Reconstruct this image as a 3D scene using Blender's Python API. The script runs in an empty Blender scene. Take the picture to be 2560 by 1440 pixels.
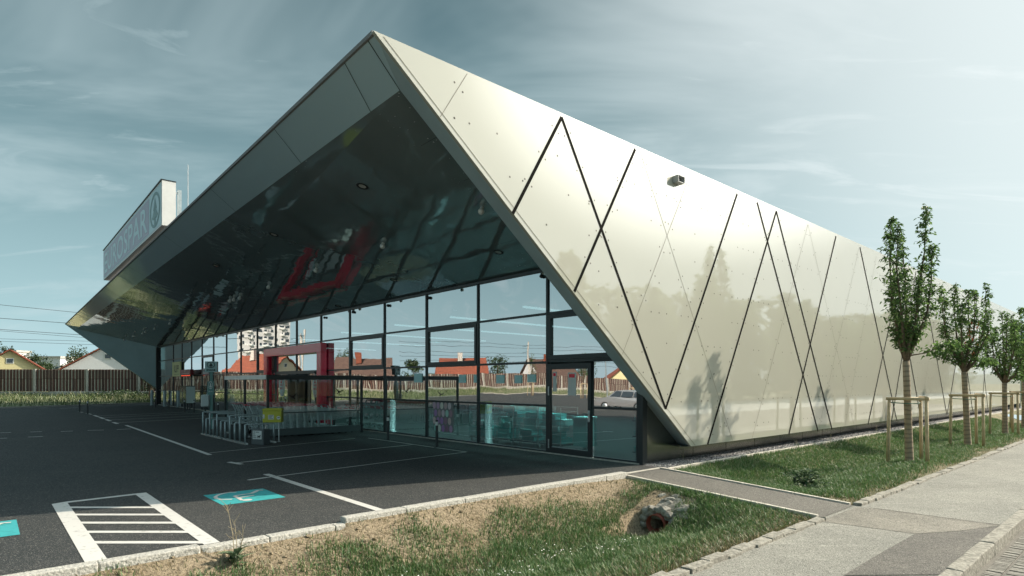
import bpy, bmesh, math, random
import numpy as np
from mathutils import Vector, Matrix, noise
random.seed(7)
rng = np.random.default_rng(7)
C = bpy.context.scene.collection
SC = bpy.context.scene
R = math.radians

# ------------------------------------------------------------------ camera
F = 1482.0          # focal length in pixels of a 2560 wide picture
CX, HY, EYE = 1280.0, 957.0, 1.75
cam = bpy.data.cameras.new('camera'); cam_o = bpy.data.objects.new('camera', cam); C.objects.link(cam_o)
cam.sensor_width = 36; cam.lens = 36*F/2560; cam.shift_y = (HY-720)/2560
cam.clip_start = .05; cam.clip_end = 9000
cam_o.location = (0, 0, EYE); cam_o.rotation_euler = (R(90), 0, 0)
SC.camera = cam_o
SC.cycles.use_denoising = True
SC.cycles.max_bounces = 10; SC.cycles.glossy_bounces = 6; SC.cycles.transparent_max_bounces = 16
SC.cycles.sample_clamp_indirect = 4
SC.cycles.caustics_reflective = False; SC.cycles.caustics_refractive = False
SC.view_settings.view_transform = 'Standard'; SC.view_settings.look = 'None'
SC.view_settings.exposure = 0.3; SC.view_settings.gamma = 1

# ------------------------------------------------------------------ sun + sky
SUN = Vector((1.410, .374, 1.0)).normalized()          # towards the sun
elev = math.asin(SUN.z); azim = math.atan2(SUN.x, SUN.y)   # clockwise from +Y
sl = bpy.data.lights.new('sun', 'SUN'); sl.energy = 4.9; sl.angle = R(.55); sl.color = (1, .89, .73)
so = bpy.data.objects.new('sun', sl); C.objects.link(so)
so.rotation_euler = (-SUN).to_track_quat('-Z', 'Y').to_euler()
W = bpy.data.worlds.new('World'); SC.world = W; W.use_nodes = True
nt_ = W.node_tree; nd = nt_.nodes; lk = nt_.links; nd.clear()
def wn(t, **k):
    n = nd.new(t)
    for a, b in k.items(): setattr(n, a, b)
    return n
out = wn('ShaderNodeOutputWorld'); bg = wn('ShaderNodeBackground'); bg.inputs[1].default_value = .11
sky = wn('ShaderNodeTexSky', sky_type='NISHITA', sun_disc=False, sun_elevation=elev, sun_rotation=azim)
sky.air_density = 1.0; sky.dust_density = 1.6; sky.ozone_density = 1.0
tc = wn('ShaderNodeTexCoord'); sep = wn('ShaderNodeSeparateXYZ'); lk.new(tc.outputs['Generated'], sep.inputs[0])
def mth(op, a, b=None, c=None, clamp=False):
    n = wn('ShaderNodeMath', operation=op, use_clamp=clamp)
    for i, v in enumerate((a, b, c)):
        if v is None: continue
        if isinstance(v, (int, float)): n.inputs[i].default_value = v
        else: lk.new(v, n.inputs[i])
    return n.outputs[0]
zc = mth('ADD', mth('MAXIMUM', sep.outputs[2], 0.0), .16)
px, py = mth('DIVIDE', sep.outputs[0], zc), mth('DIVIDE', sep.outputs[1], zc)
comb = wn('ShaderNodeCombineXYZ'); lk.new(px, comb.inputs[0]); lk.new(py, comb.inputs[1])
def cloud(scale, rot, stretch, lo, hi, detail=6, dist=.6):
    mp = wn('ShaderNodeMapping'); mp.inputs['Rotation'].default_value = (0, 0, R(rot)); mp.inputs['Scale'].default_value = (scale, scale*stretch, 1)
    lk.new(comb.outputs[0], mp.inputs[0])
    nz = wn('ShaderNodeTexNoise'); nz.inputs['Scale'].default_value = 1; nz.inputs['Detail'].default_value = detail
    nz.inputs['Roughness'].default_value = .58; nz.inputs['Distortion'].default_value = dist; lk.new(mp.outputs[0], nz.inputs['Vector'])
    mr = wn('ShaderNodeMapRange', interpolation_type='SMOOTHSTEP'); mr.inputs[1].default_value = lo; mr.inputs[2].default_value = hi
    lk.new(nz.outputs[0], mr.inputs[0]); return mr.outputs[0]
c1 = cloud(.55, 62, 2.4, .50, .70)
c2 = cloud(1.4, 70, 3.8, .53, .74, 9, 1.3)
sv = wn('ShaderNodeVectorMath', operation='DOT_PRODUCT'); lk.new(tc.outputs['Generated'], sv.inputs[0]); sv.inputs[1].default_value = SUN
sunny = wn('ShaderNodeMapRange', interpolation_type='SMOOTHSTEP'); lk.new(sv.outputs['Value'], sunny.inputs[0]); sunny.inputs[1].default_value = .40; sunny.inputs[2].default_value = .97
tint = wn('ShaderNodeMix', data_type='RGBA', blend_type='MULTIPLY'); tint.inputs[0].default_value = 1
lk.new(sky.outputs[0], tint.inputs[6]); tint.inputs[7].default_value = (.20, .37, .29, 1)
desat = wn('ShaderNodeHueSaturation'); desat.inputs['Saturation'].default_value = 1.0; lk.new(tint.outputs[2], desat.inputs['Color'])
cl = mth('MULTIPLY', mth('MAXIMUM', c1, mth('MULTIPLY', c2, .9)), .44, clamp=True)
ccol = wn('ShaderNodeMix', data_type='RGBA'); lk.new(sunny.outputs[0], ccol.inputs[0])
ccol.inputs[6].default_value = (4.5, 5.6, 5.85, 1); ccol.inputs[7].default_value = (7.6, 8.1, 8.1, 1)
mix1 = wn('ShaderNodeMix', data_type='RGBA'); lk.new(cl, mix1.inputs[0])
hz = wn('ShaderNodeMix', data_type='RGBA'); hz.inputs[7].default_value = (4.1, 5.9, 6.45, 1); lk.new(desat.outputs[0], hz.inputs[6])     # milky air low over the horizon
lk.new(mth('MULTIPLY', mth('POWER', mth('SUBTRACT', 1.0, mth('MAXIMUM', sep.outputs[2], 0.0)), 2.6), .94), hz.inputs[0]); lk.new(hz.outputs[2], mix1.inputs[6]); lk.new(ccol.outputs[2], mix1.inputs[7])
veil = wn('ShaderNodeMix', data_type='RGBA'); lk.new(mth('MULTIPLY', sunny.outputs[0], .85), veil.inputs[0])   # thin bright cirrus round the sun
lk.new(mix1.outputs[2], veil.inputs[6]); veil.inputs[7].default_value = (7.2, 7.75, 7.8, 1)
aur = wn('ShaderNodeMapRange', interpolation_type='SMOOTHSTEP'); lk.new(sv.outputs['Value'], aur.inputs[0]); aur.inputs[1].default_value = .905; aur.inputs[2].default_value = 1.0
glow = wn('ShaderNodeMix', data_type='RGBA'); lk.new(aur.outputs[0], glow.inputs[0]); lk.new(veil.outputs[2], glow.inputs[6]); glow.inputs[7].default_value = (60, 60, 56, 1)
ovh = wn('ShaderNodeMapRange', interpolation_type='SMOOTHSTEP'); lk.new(sep.outputs[2], ovh.inputs[0]); ovh.inputs[1].default_value = .56; ovh.inputs[2].default_value = .86
deck = wn('ShaderNodeMix', data_type='RGBA'); lk.new(mth('MULTIPLY', ovh.outputs[0], mth('SUBTRACT', 1.0, aur.outputs[0])), deck.inputs[0]); lk.new(glow.outputs[2], deck.inputs[6]); deck.inputs[7].default_value = (3.3, 4.5, 4.9, 1)
lk.new(deck.outputs[2], bg.inputs[0]); lk.new(bg.outputs[0], out.inputs[0])

# ------------------------------------------------------------------ frames of reference
NV, TV = Vector((-.666, .746, 0)).normalized(), Vector((.746, .666, 0)).normalized()   # along the glass front / along the side wall
ZV = Vector((0, 0, 1))
def nt(n, t, z=0.0): return NV*n + TV*t + ZV*z
def ray(u, v): return Vector(((u-CX)/F, 1, (HY-v)/F))
def gp(u, v, z=0.0): d = ray(u, v); return Vector((0, 0, EYE)) + d*((z-EYE)/d.z)
def on_plane(u, v, nrm, off): d = ray(u, v); o = Vector((0, 0, EYE)); return o + d*((off-o.dot(nrm))/d.dot(nrm))
def at(u, v, Y): return Vector((0, 0, EYE)) + ray(u, v)*Y

# ------------------------------------------------------------------ materials
MATS = {}
def mat(name, col, rough=.6, metal=0, var=0, scale=6, bump=0, bscale=60, coat=0, coat_r=.05, col2=None, spec=None, emit=None, detail=5, lo=.35, hi=.65, island=None):
    if name in MATS: return MATS[name]
    m = bpy.data.materials.new(name); m.use_nodes = True; MATS[name] = m
    t = m.node_tree; p = t.nodes['Principled BSDF']; L = t.links
    c = (*col, 1)
    p.inputs['Base Color'].default_value = c; p.inputs['Roughness'].default_value = rough; p.inputs['Metallic'].default_value = metal
    p.inputs['Coat Weight'].default_value = coat; p.inputs['Coat Roughness'].default_value = coat_r
    if spec is not None: p.inputs['Specular IOR Level'].default_value = spec
    if emit: p.inputs['Emission Color'].default_value = (*emit[0], 1); p.inputs['Emission Strength'].default_value = emit[1]
    tcn = t.nodes.new('ShaderNodeTexCoord')
    if island:
        g = t.nodes.new('ShaderNodeNewGeometry'); r = t.nodes.new('ShaderNodeValToRGB'); L.new(g.outputs['Random Per Island'], r.inputs[0])
        e = r.color_ramp.elements
        while len(e) < len(island): e.new(.5)
        for i, (pos, cc) in enumerate(island): e[i].position = pos; e[i].color = (*cc, 1)
        L.new(r.outputs[0], p.inputs['Base Color'])
    elif col2 or var:
        c2_ = col2 or tuple(max(0, x*(1-var)) for x in col); c1_ = col if col2 else tuple(min(1, x*(1+var)) for x in col)
        nz = t.nodes.new('ShaderNodeTexNoise'); nz.inputs['Scale'].default_value = scale; nz.inputs['Detail'].default_value = detail
        nz.inputs['Roughness'].default_value = .65; L.new(tcn.outputs['Object'], nz.inputs['Vector'])
        r = t.nodes.new('ShaderNodeValToRGB'); r.color_ramp.elements[0].position = lo; r.color_ramp.elements[1].position = hi
        r.color_ramp.elements[0].color = (*c2_, 1); r.color_ramp.elements[1].color = (*c1_, 1)
        L.new(nz.outputs[0], r.inputs[0]); L.new(r.outputs[0], p.inputs['Base Color'])
    if bump:
        nb = t.nodes.new('ShaderNodeTexNoise'); nb.inputs['Scale'].default_value = bscale; nb.inputs['Detail'].default_value = 4
        L.new(tcn.outputs['Object'], nb.inputs['Vector']); b = t.nodes.new('ShaderNodeBump'); b.inputs['Strength'].default_value = bump
        b.inputs['Distance'].default_value = .02; L.new(nb.outputs[0], b.inputs['Height']); L.new(b.outputs[0], p.inputs['Normal'])
    return m

def asphalt(name, a, b, fleck, patch_scale=.35, rough=.85):
    """two scales of mottling plus pale stone flecks"""
    m = mat(name, a, rough); t = m.node_tree; L = t.links; p = t.nodes['Principled BSDF']
    tcn = t.nodes.new('ShaderNodeTexCoord')
    def nz(s, d=6):
        n = t.nodes.new('ShaderNodeTexNoise'); n.inputs['Scale'].default_value = s; n.inputs['Detail'].default_value = d; n.inputs['Roughness'].default_value = .7
        L.new(tcn.outputs['Object'], n.inputs['Vector']); return n.outputs[0]
    def mx(f, x, y):
        n = t.nodes.new('ShaderNodeMix'); n.data_type = 'RGBA'; L.new(f, n.inputs[0])
        for i, v in ((6, x), (7, y)):
            if isinstance(v, tuple): n.inputs[i].default_value = (*v, 1)
            else: L.new(v, n.inputs[i])
        return n.outputs[2]
    def rmp(f, lo, hi):
        n = t.nodes.new('ShaderNodeMapRange'); n.inputs[1].default_value = lo; n.inputs[2].default_value = hi; L.new(f, n.inputs[0]); return n.outputs[0]
    c = mx(rmp(nz(patch_scale), .38, .64), a, b)
    c = mx(rmp(nz(3.1, 8), .56, .8), c, tuple(min(1, x*1.35) for x in b))
    mp = t.nodes.new('ShaderNodeMapping'); mp.inputs['Rotation'].default_value = (0, 0, R(-41)); mp.inputs['Scale'].default_value = (.35, 3.2, 1); L.new(tcn.outputs['Object'], mp.inputs[0])
    ns = t.nodes.new('ShaderNodeTexNoise'); ns.inputs['Scale'].default_value = 1.1; ns.inputs['Detail'].default_value = 7; ns.inputs['Roughness'].default_value = .75; L.new(mp.outputs[0], ns.inputs['Vector'])
    c = mx(rmp(ns.outputs[0], .58, .82), c, tuple(min(1, x*1.7) for x in b)); c = mx(rmp(ns.outputs[0], .42, .26), c, tuple(x*.72 for x in a))
    c = mx(rmp(nz(.75, 3), .64, .76), c, tuple(x*.55 for x in a)); c = mx(rmp(nz(6.5, 4), .70, .80), c, tuple(x*.6 for x in a))        # oil spots and damp stains
    vo = t.nodes.new('ShaderNodeTexVoronoi'); vo.inputs['Scale'].default_value = 95; L.new(tcn.outputs['Object'], vo.inputs['Vector'])
    sepc = t.nodes.new('ShaderNodeSeparateColor'); L.new(vo.outputs['Color'], sepc.inputs[0])
    c = mx(rmp(sepc.outputs[0], .80, 1.0), c, fleck)
    c = mx(rmp(sepc.outputs[1], .72, 1.0), c, tuple(x*.35 for x in a))
    L.new(c, p.inputs['Base Color'])
    b_ = t.nodes.new('ShaderNodeBump'); b_.inputs['Strength'].default_value = .55; b_.inputs['Distance'].default_value = .012
    L.new(vo.outputs['Distance'], b_.inputs['Height']); L.new(b_.outputs[0], p.inputs['Normal'])
    return m

M_lot = asphalt('lot_asphalt', (.029, .034, .0355), (.047, .049, .048), (.20, .19, .175))
M_path = asphalt('path_asphalt', (.105, .10, .088), (.15, .14, .122), (.27, .26, .23), .8)
M_walk = asphalt('pavement_asphalt', (.215, .213, .188), (.295, .287, .25), (.42, .41, .365), .55)
M_patch = asphalt('patched_asphalt', (.10, .095, .085), (.15, .14, .122), (.28, .26, .23), 1.2)
M_patch2 = asphalt('worn_asphalt', (.18, .17, .145), (.27, .25, .21), (.38, .36, .31), 1.2)
M_street = asphalt('street_asphalt', (.10, .093, .08), (.14, .13, .11), (.25, .24, .21), .7)
M_white = mat('white_paint', (.62, .61, .58), .75, col2=(.34, .33, .31), scale=11, lo=.30, hi=.44, detail=9)
M_blue = mat('turquoise_paint', (.045, .38, .40), .75, col2=(.03, .24, .26), scale=9, lo=.28, hi=.5, detail=9)
M_granite = mat('granite', (.56, .54, .49), .85, col2=(.30, .29, .265), scale=45, lo=.36, hi=.56, bump=.8, bscale=35, detail=8)
M_granite2 = mat('weathered_granite', (.36, .34, .29), .9, col2=(.17, .16, .135), scale=14, lo=.34, hi=.6, bump=.9, bscale=30, detail=8)
M_edging = mat('concrete_edging', (.50, .47, .41), .9, var=.2, scale=9, bump=.3, bscale=40)
M_grassbase = mat('lawn_soil', (.10, .12, .05), 1, col2=(.19, .165, .10), scale=1.7, bump=.6, bscale=30)
M_gravel = None

def soil():
    m = mat('swale_soil', (.3, .24, .16), 1); t = m.node_tree; L = t.links; p = t.nodes['Principled BSDF']
    tcn = t.nodes.new('ShaderNodeTexCoord')
    n1 = t.nodes.new('ShaderNodeTexNoise'); n1.inputs['Scale'].default_value = 1.3; n1.inputs['Detail'].default_value = 8; n1.inputs['Roughness'].default_value = .7
    n2 = t.nodes.new('ShaderNodeTexNoise'); n2.inputs['Scale'].default_value = 26; n2.inputs['Detail'].default_value = 6; n2.inputs['Roughness'].default_value = .7
    for n in (n1, n2): L.new(tcn.outputs['Object'], n.inputs[0])
    r1 = t.nodes.new('ShaderNodeValToRGB'); r2 = t.nodes.new('ShaderNodeValToRGB')
    for r, a, b, lo, hi in ((r1, (.30, .235, .15), (.40, .325, .225), .35, .65), (r2, (.14, .12, .10), (1, 1, 1), .34, .54)):
        r.color_ramp.elements[0].position = lo; r.color_ramp.elements[1].position = hi
        r.color_ramp.elements[0].color = (*a, 1); r.color_ramp.elements[1].color = (*b, 1)
    L.new(n1.outputs[0], r1.inputs[0]); L.new(n2.outputs[0], r2.inputs[0])
    mx = t.nodes.new('ShaderNodeMix'); mx.data_type = 'RGBA'; mx.blend_type = 'MULTIPLY'; mx.inputs[0].default_value = .8
    L.new(r1.outputs[0], mx.inputs[6]); L.new(r2.outputs[0], mx.inputs[7]); L.new(mx.outputs[2], p.inputs['Base Color'])
    b = t.nodes.new('ShaderNodeBump'); b.inputs['Strength'].default_value = 1; b.inputs['Distance'].default_value = .04
    L.new(n2.outputs[0], b.inputs['Height']); L.new(b.outputs[0], p.inputs['Normal'])
    return m
M_soil = soil()
def gravel():
    m = mat('grey_gravel', (.2, .2, .2), .9); t = m.node_tree; L = t.links; p = t.nodes['Principled BSDF']
    tcn = t.nodes.new('ShaderNodeTexCoord'); vo = t.nodes.new('ShaderNodeTexVoronoi'); vo.inputs['Scale'].default_value = 26
    L.new(tcn.outputs['Object'], vo.inputs['Vector'])
    r = t.nodes.new('ShaderNodeValToRGB'); s = t.nodes.new('ShaderNodeSeparateColor'); L.new(vo.outputs['Color'], s.inputs[0]); L.new(s.outputs[0], r.inputs[0])
    r.color_ramp.elements[0].color = (.07, .07, .075, 1); r.color_ramp.elements[1].color = (.42, .41, .41, 1); L.new(r.outputs[0], p.inputs['Base Color'])
    b = t.nodes.new('ShaderNodeBump'); b.inputs['Strength'].default_value = 1; b.inputs['Distance'].default_value = .03; b.invert = True
    L.new(vo.outputs['Distance'], b.inputs['Height']); L.new(b.outputs[0], p.inputs['Normal'])
    return m
M_gravel = gravel()

def wavy(name, col, rough, metal, dist, scale, coat=0, col_var=None, stretch=(1, 1, 1)):
    """sheet metal or glass whose surface is very slightly uneven"""
    m = mat(name, col, rough, metal, coat=coat); t = m.node_tree; L = t.links; p = t.nodes['Principled BSDF']
    tcn = t.nodes.new('ShaderNodeTexCoord'); mp = t.nodes.new('ShaderNodeMapping'); mp.inputs['Scale'].default_value = stretch
    L.new(tcn.outputs['Object'], mp.inputs[0])
    n = t.nodes.new('ShaderNodeTexNoise'); n.inputs['Scale'].default_value = scale; n.inputs['Detail'].default_value = 2.5; L.new(mp.outputs[0], n.inputs['Vector'])
    b = t.nodes.new('ShaderNodeBump'); b.inputs['Strength'].default_value = 1; b.inputs['Distance'].default_value = dist
    L.new(n.outputs[0], b.inputs['Height']); L.new(b.outputs[0], p.inputs['Normal'])
    return m, b
M_champ, _ = wavy('champagne_metal', (.455, .453, .385), .55, .05, .005, .7, coat=1)
M_champ.node_tree.nodes['Principled BSDF'].inputs['Coat Roughness'].default_value = .025; M_champ.node_tree.nodes['Principled BSDF'].inputs['Coat IOR'].default_value = 2.35; M_champ.node_tree.nodes['Principled BSDF'].inputs['Specular IOR Level'].default_value = .12
M_soffit, _ = wavy('soffit_metal', (.42, .50, .52), .045, .62, .024, .55)
M_fascia, _ = wavy('fascia_metal', (.60, .80, .90), .07, .30, .012, .6)
M_reveal = mat('grey_metal', (.37, .47, .51), .45, .1, var=.06, scale=1.5)
M_wing = mat('wing_metal', (.115, .165, .175), .35, .5, var=.08, scale=.7)
M_joint = mat('black_joint', (.006, .006, .005), .8, spec=.05)
M_seam = mat('fine_seam', (.15, .14, .11), .7)
M_seam_d = mat('soffit_seam', (.008, .009, .009), .7, spec=.1)
M_rivet = mat('rivet_head', (.10, .095, .08), .5, .2)
M_rivet_l = mat('soffit_rivet', (.6, .62, .62), .4, .6)
M_plinth, _ = wavy('plinth_steel', (.30, .30, .27), .22, .9, .012, 1.2)
M_frame = mat('anthracite_frame', (.035, .042, .045), .38, .3)
M_black = mat('black_rubber', (.012, .012, .013), .6)
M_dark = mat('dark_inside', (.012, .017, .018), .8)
M_roof = mat('roof_sheet', (.2, .2, .2), .8)
M_red = mat('red_lacquer', (.86, .008, .05), .2, 0, coat=.25)
M_steel = mat('galvanised_steel', (.55, .60, .60), .36, .85, var=.12, scale=12)
M_alu = mat('white_aluminium', (.70, .70, .68), .4, .2, var=.06, scale=3)
M_greypost = mat('pale_grey_post', (.42, .49, .50), .45, .2)
M_leaf = None
def glass(name, tint, base, boost, dist=.002):
    m = bpy.data.materials.new(name); m.use_nodes = True; MATS[name] = m; t = m.node_tree; t.nodes.clear(); L = t.links
    o = t.nodes.new('ShaderNodeOutputMaterial'); tr = t.nodes.new('ShaderNodeBsdfTransparent'); tr.inputs[0].default_value = (*tint, 1)
    gl = t.nodes.new('ShaderNodeBsdfGlossy'); gl.inputs['Roughness'].default_value = .0; gl.inputs[0].default_value = (1, .965, .97, 1)
    fr = t.nodes.new('ShaderNodeLayerWeight'); fr.inputs[0].default_value = .5; p5 = t.nodes.new('ShaderNodeMath'); p5.operation = 'POWER'; L.new(fr.outputs['Facing'], p5.inputs[0]); p5.inputs[1].default_value = 4.2
    mm = t.nodes.new('ShaderNodeMath'); mm.operation = 'MULTIPLY_ADD'; mm.use_clamp = True; L.new(p5.outputs[0], mm.inputs[0]); mm.inputs[1].default_value = boost; mm.inputs[2].default_value = base
    mx = t.nodes.new('ShaderNodeMixShader'); L.new(mm.outputs[0], mx.inputs[0]); L.new(tr.outputs[0], mx.inputs[1]); L.new(gl.outputs[0], mx.inputs[2]); L.new(mx.outputs[0], o.inputs[0])
    tcn = t.nodes.new('ShaderNodeTexCoord'); n = t.nodes.new('ShaderNodeTexNoise'); n.inputs['Scale'].default_value = .8; n.inputs['Detail'].default_value = 1.5
    L.new(tcn.outputs['Object'], n.inputs['Vector']); b = t.nodes.new('ShaderNodeBump'); b.inputs['Strength'].default_value = 1; b.inputs['Distance'].default_value = dist
    L.new(n.outputs[0], b.inputs['Height']); L.new(b.outputs[0], gl.inputs['Normal'])
    return m
M_glass = glass('solar_glass', (.58, .95, .93), .66, .6, .0028)
M_clear = glass('clear_glass', (.86, .93, .92), .06, 1.0, .002)
def leaf_mat(name, ramp, trans=.35):
    m = mat(name, (.05, .1, .03), .5, island=ramp); t = m.node_tree; L = t.links; p = t.nodes['Principled BSDF']
    o = [n for n in t.nodes if n.type == 'OUTPUT_MATERIAL'][0]; r = [n for n in t.nodes if n.type == 'VALTORGB'][0]
    tl = t.nodes.new('ShaderNodeBsdfTranslucent'); L.new(r.outputs[0], tl.inputs[0]); mx = t.nodes.new('ShaderNodeMixShader'); mx.inputs[0].default_value = trans
    L.new(p.outputs[0], mx.inputs[1]); L.new(tl.outputs[0], mx.inputs[2]); L.new(mx.outputs[0], o.inputs[0]); return m
M_leaf = leaf_mat('young_leaf', [(0, (.045, .09, .028)), (.5, (.085, .165, .045)), (1, (.19, .30, .09))], .48)
M_leaf2 = leaf_mat('dark_leaf', [(0, (.02, .045, .016)), (.6, (.04, .075, .026)), (1, (.07, .11, .04))], .2)
M_grass = leaf_mat('grass_blade', [(0, (.055, .12, .036)), (.5, (.09, .185, .055)), (.84, (.14, .24, .085)), (.94, (.24, .27, .13)), (1, (.42, .39, .25))], .3)
M_grass_dry = leaf_mat('dry_grass_blade', [(0, (.06, .09, .035)), (.3, (.12, .13, .06)), (.6, (.27, .23, .12)), (1, (.42, .35, .2))], .25)
M_grass_far = leaf_mat('meadow_blade', [(0, (.06, .105, .035)), (.5, (.12, .17, .065)), (.8, (.21, .235, .11)), (1, (.42, .40, .27))], .3)
M_bark = mat('bark', (.19, .145, .10), .9, col2=(.10, .075, .055), scale=22, bump=.8, bscale=30)
def wrap_mat():
    m = mat('reed_wrap', (.30, .235, .165), .9); t = m.node_tree; L = t.links; p = t.nodes['Principled BSDF']
    tcn = t.nodes.new('ShaderNodeTexCoord'); w = t.nodes.new('ShaderNodeTexWave'); w.bands_direction = 'Z'; w.inputs['Scale'].default_value = 2.6; w.inputs['Distortion'].default_value = 5; w.inputs['Detail'].default_value = 5
    L.new(tcn.outputs['Object'], w.inputs[0]); r = t.nodes.new('ShaderNodeValToRGB'); L.new(w.outputs[0], r.inputs[0])
    r.color_ramp.elements[0].color = (.21, .165, .115, 1); r.color_ramp.elements[1].color = (.31, .25, .175, 1); r.color_ramp.elements[0].position = .1; r.color_ramp.elements[1].position = .45
    L.new(r.outputs[0], p.inputs['Base Color']); b = t.nodes.new('ShaderNodeBump'); b.inputs['Strength'].default_value = .6; L.new(w.outputs[0], b.inputs['Height']); L.new(b.outputs[0], p.inputs['Normal']); return m
M_wrap = wrap_mat()
M_wood = mat('stake_wood', (.56, .45, .29), .8, col2=(.42, .33, .2), scale=9, bump=.3, bscale=40)
M_concrete = mat('pale_concrete', (.48, .46, .42), .9, var=.15, scale=3, bump=.2, bscale=30)
M_terra = mat('terracotta_pipe', (.25, .055, .03), .6, var=.2, scale=10)
M_stone = mat('field_stone', (.38, .36, .31), .9, col2=(.17, .16, .14), scale=16, bump=1, bscale=14, detail=8)
M_yellow = mat('olive_yellow', (.52, .50, .045), .45)
M_paper = mat('paper_white', (.7, .72, .7), .6)

# ------------------------------------------------------------------ mesh helper
class MB:
    def __init__(s): s.v = []; s.f = []
    def add(s, vs, fs):
        k = len(s.v); s.v += [Vector(x) for x in vs]; s.f += [tuple(i+k for i in f) for f in fs]; return s
    def quad(s, *p): return s.add(p, [tuple(range(len(p)))])
    def box(s, c, size, ax=None):
        """box centred at c; size along axes ax"""
        c = Vector(c); a, b, d = ax or (Vector((1, 0, 0)), Vector((0, 1, 0)), ZV)
        x, y, z = a*size[0]/2, b*size[1]/2, d*size[2]/2
        vs = [c+i*x+j*y+k*z for k in (-1, 1) for j in (-1, 1) for i in (-1, 1)]
        fs = [(0, 2, 3, 1), (4, 5, 7, 6), (0, 1, 5, 4), (2, 6, 7, 3), (0, 4, 6, 2), (1, 3, 7, 5)]
        if a.cross(b).dot(d) < 0: fs = [tuple(reversed(f)) for f in fs]
        return s.add(vs, fs)
    def span(s, p, q, w, h, up=None):
        """bar from p to q, w wide and h tall"""
        p, q = Vector(p), Vector(q); d = (q-p); l = d.length; d.normalize(); up = up or (ZV if abs(d.z) < .95 else Vector((0, 1, 0)))
        sd = d.cross(up).normalized(); up = sd.cross(d).normalized()
        return s.box((p+q)/2, (l, w, h), (d, -sd, up))
    def tube(s, p, q, r0, r1=None, seg=8, cap=True):
        p, q = Vector(p), Vector(q); r1 = r0 if r1 is None else r1; d = (q-p).normalized()
        a = d.orthogonal().normalized(); b = d.cross(a); k = len(s.v)
        for c, r in ((p, r0), (q, r1)):
            for i in range(seg):
                g = 2*math.pi*i/seg; s.v.append(c+(a*math.cos(g)+b*math.sin(g))*r)
        for i in range(seg): j = (i+1) % seg; s.f.append((k+i, k+j, k+seg+j, k+seg+i))
        if cap: s.f.append(tuple(k+i for i in reversed(range(seg)))); s.f.append(tuple(k+seg+i for i in range(seg)))
        return s
    def path(s, pts, rad, seg=8):
        pts = [Vector(x) for x in pts]; n = len(pts); k = len(s.v); a = None
        for i, p in enumerate(pts):
            d = (pts[min(i+1, n-1)]-pts[max(i-1, 0)]).normalized()
            a = (d.orthogonal() if a is None else a-d*a.dot(d)).normalized(); b = d.cross(a)
            r = rad[i] if hasattr(rad, '__len__') else rad
            for j in range(seg): g = 2*math.pi*j/seg; s.v.append(p+(a*math.cos(g)+b*math.sin(g))*r)
        for i in range(n-1):
            for j in range(seg): j2 = (j+1) % seg; s.f.append((k+i*seg+j, k+i*seg+j2, k+(i+1)*seg+j2, k+(i+1)*seg+j))
        s.f.append(tuple(k+i for i in reversed(range(seg)))); s.f.append(tuple(k+(n-1)*seg+i for i in range(seg)))
        return s
    def prism(s, poly, off):
        """poly: planar loop of points; off: extrusion vector"""
        n = len(poly); k = len(s.v); off = Vector(off)
        s.v += [Vector(p) for p in poly] + [Vector(p)+off for p in poly]
        s.f.append(tuple(k+i for i in reversed(range(n)))); s.f.append(tuple(k+n+i for i in range(n)))
        for i in range(n): j = (i+1) % n; s.f.append((k+i, k+j, k+n+j, k+n+i))
        return s
    def lathe(s, c, prof, seg=16, axis=None):
        """prof: (radius, height) pairs"""
        c = Vector(c); d = (axis or ZV).normalized(); a = d.orthogonal().normalized(); b = d.cross(a); k = len(s.v); n = len(prof)
        for r, h in prof:
            for j in range(seg): g = 2*math.pi*j/seg; s.v.append(c+d*h+(a*math.cos(g)+b*math.sin(g))*max(r, 1e-4))
        for i in range(n-1):
            for j in range(seg): j2 = (j+1) % seg; s.f.append((k+i*seg+j, k+i*seg+j2, k+(i+1)*seg+j2, k+(i+1)*seg+j))
        return s
    def ribbon(s, pts, w, up):
        pts = [Vector(p) for p in pts]; n = len(pts); k = len(s.v)
        for i, p in enumerate(pts):
            d = (pts[min(i+1, n-1)]-pts[max(i-1, 0)]).normalized(); sd = up.cross(d).normalized()*w/2; s.v += [p-sd, p+sd]
        for i in range(n-1): s.f.append((k+2*i, k+2*i+1, k+2*i+3, k+2*i+2)[::-1])
        return s
    def build(s, name, m, parent=None, smooth=False, **props):
        me = bpy.data.meshes.new(name); o0 = wloc(parent)
        me.from_pydata([tuple(v-o0) for v in s.v], [], s.f); me.update()
        me.materials.append(m)
        if smooth:
            me.polygons.foreach_set('use_smooth', [True]*len(me.polygons))
        o = bpy.data.objects.new(name, me); C.objects.link(o); o.parent = parent
        for k, v in props.items(): o[k] = v
        return o
def wloc(o):
    v = Vector((0, 0, 0))
    while o is not None: v += o.location; o = o.parent
    return v
def thing(name, label, cat, loc=(0, 0, 0), group=None):
    o = bpy.data.objects.new(name, None); C.objects.link(o); o.location = loc; o.empty_display_size = .3
    o['label'] = label; o['category'] = cat
    if group: o['group'] = group
    return o
def tag(o, label, cat, group=None):
    o['label'] = label; o['category'] = cat
    if group: o['group'] = group
    return o
def dup(root, loc, rz=None, label=None, scale=None):
    def rec(o, par):
        c = o.copy(); C.objects.link(c); c.parent = par
        for ch in list(o.children): rec(ch, c)
        return c
    r = rec(root, None); r.location = loc
    if rz is not None: r.rotation_euler = (0, 0, rz)
    if scale: r.scale = scale
    if label: r['label'] = label
    return r
def struct(o): o['kind'] = 'structure'; return o
def stuff(o): o['kind'] = 'stuff'; return o
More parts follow.
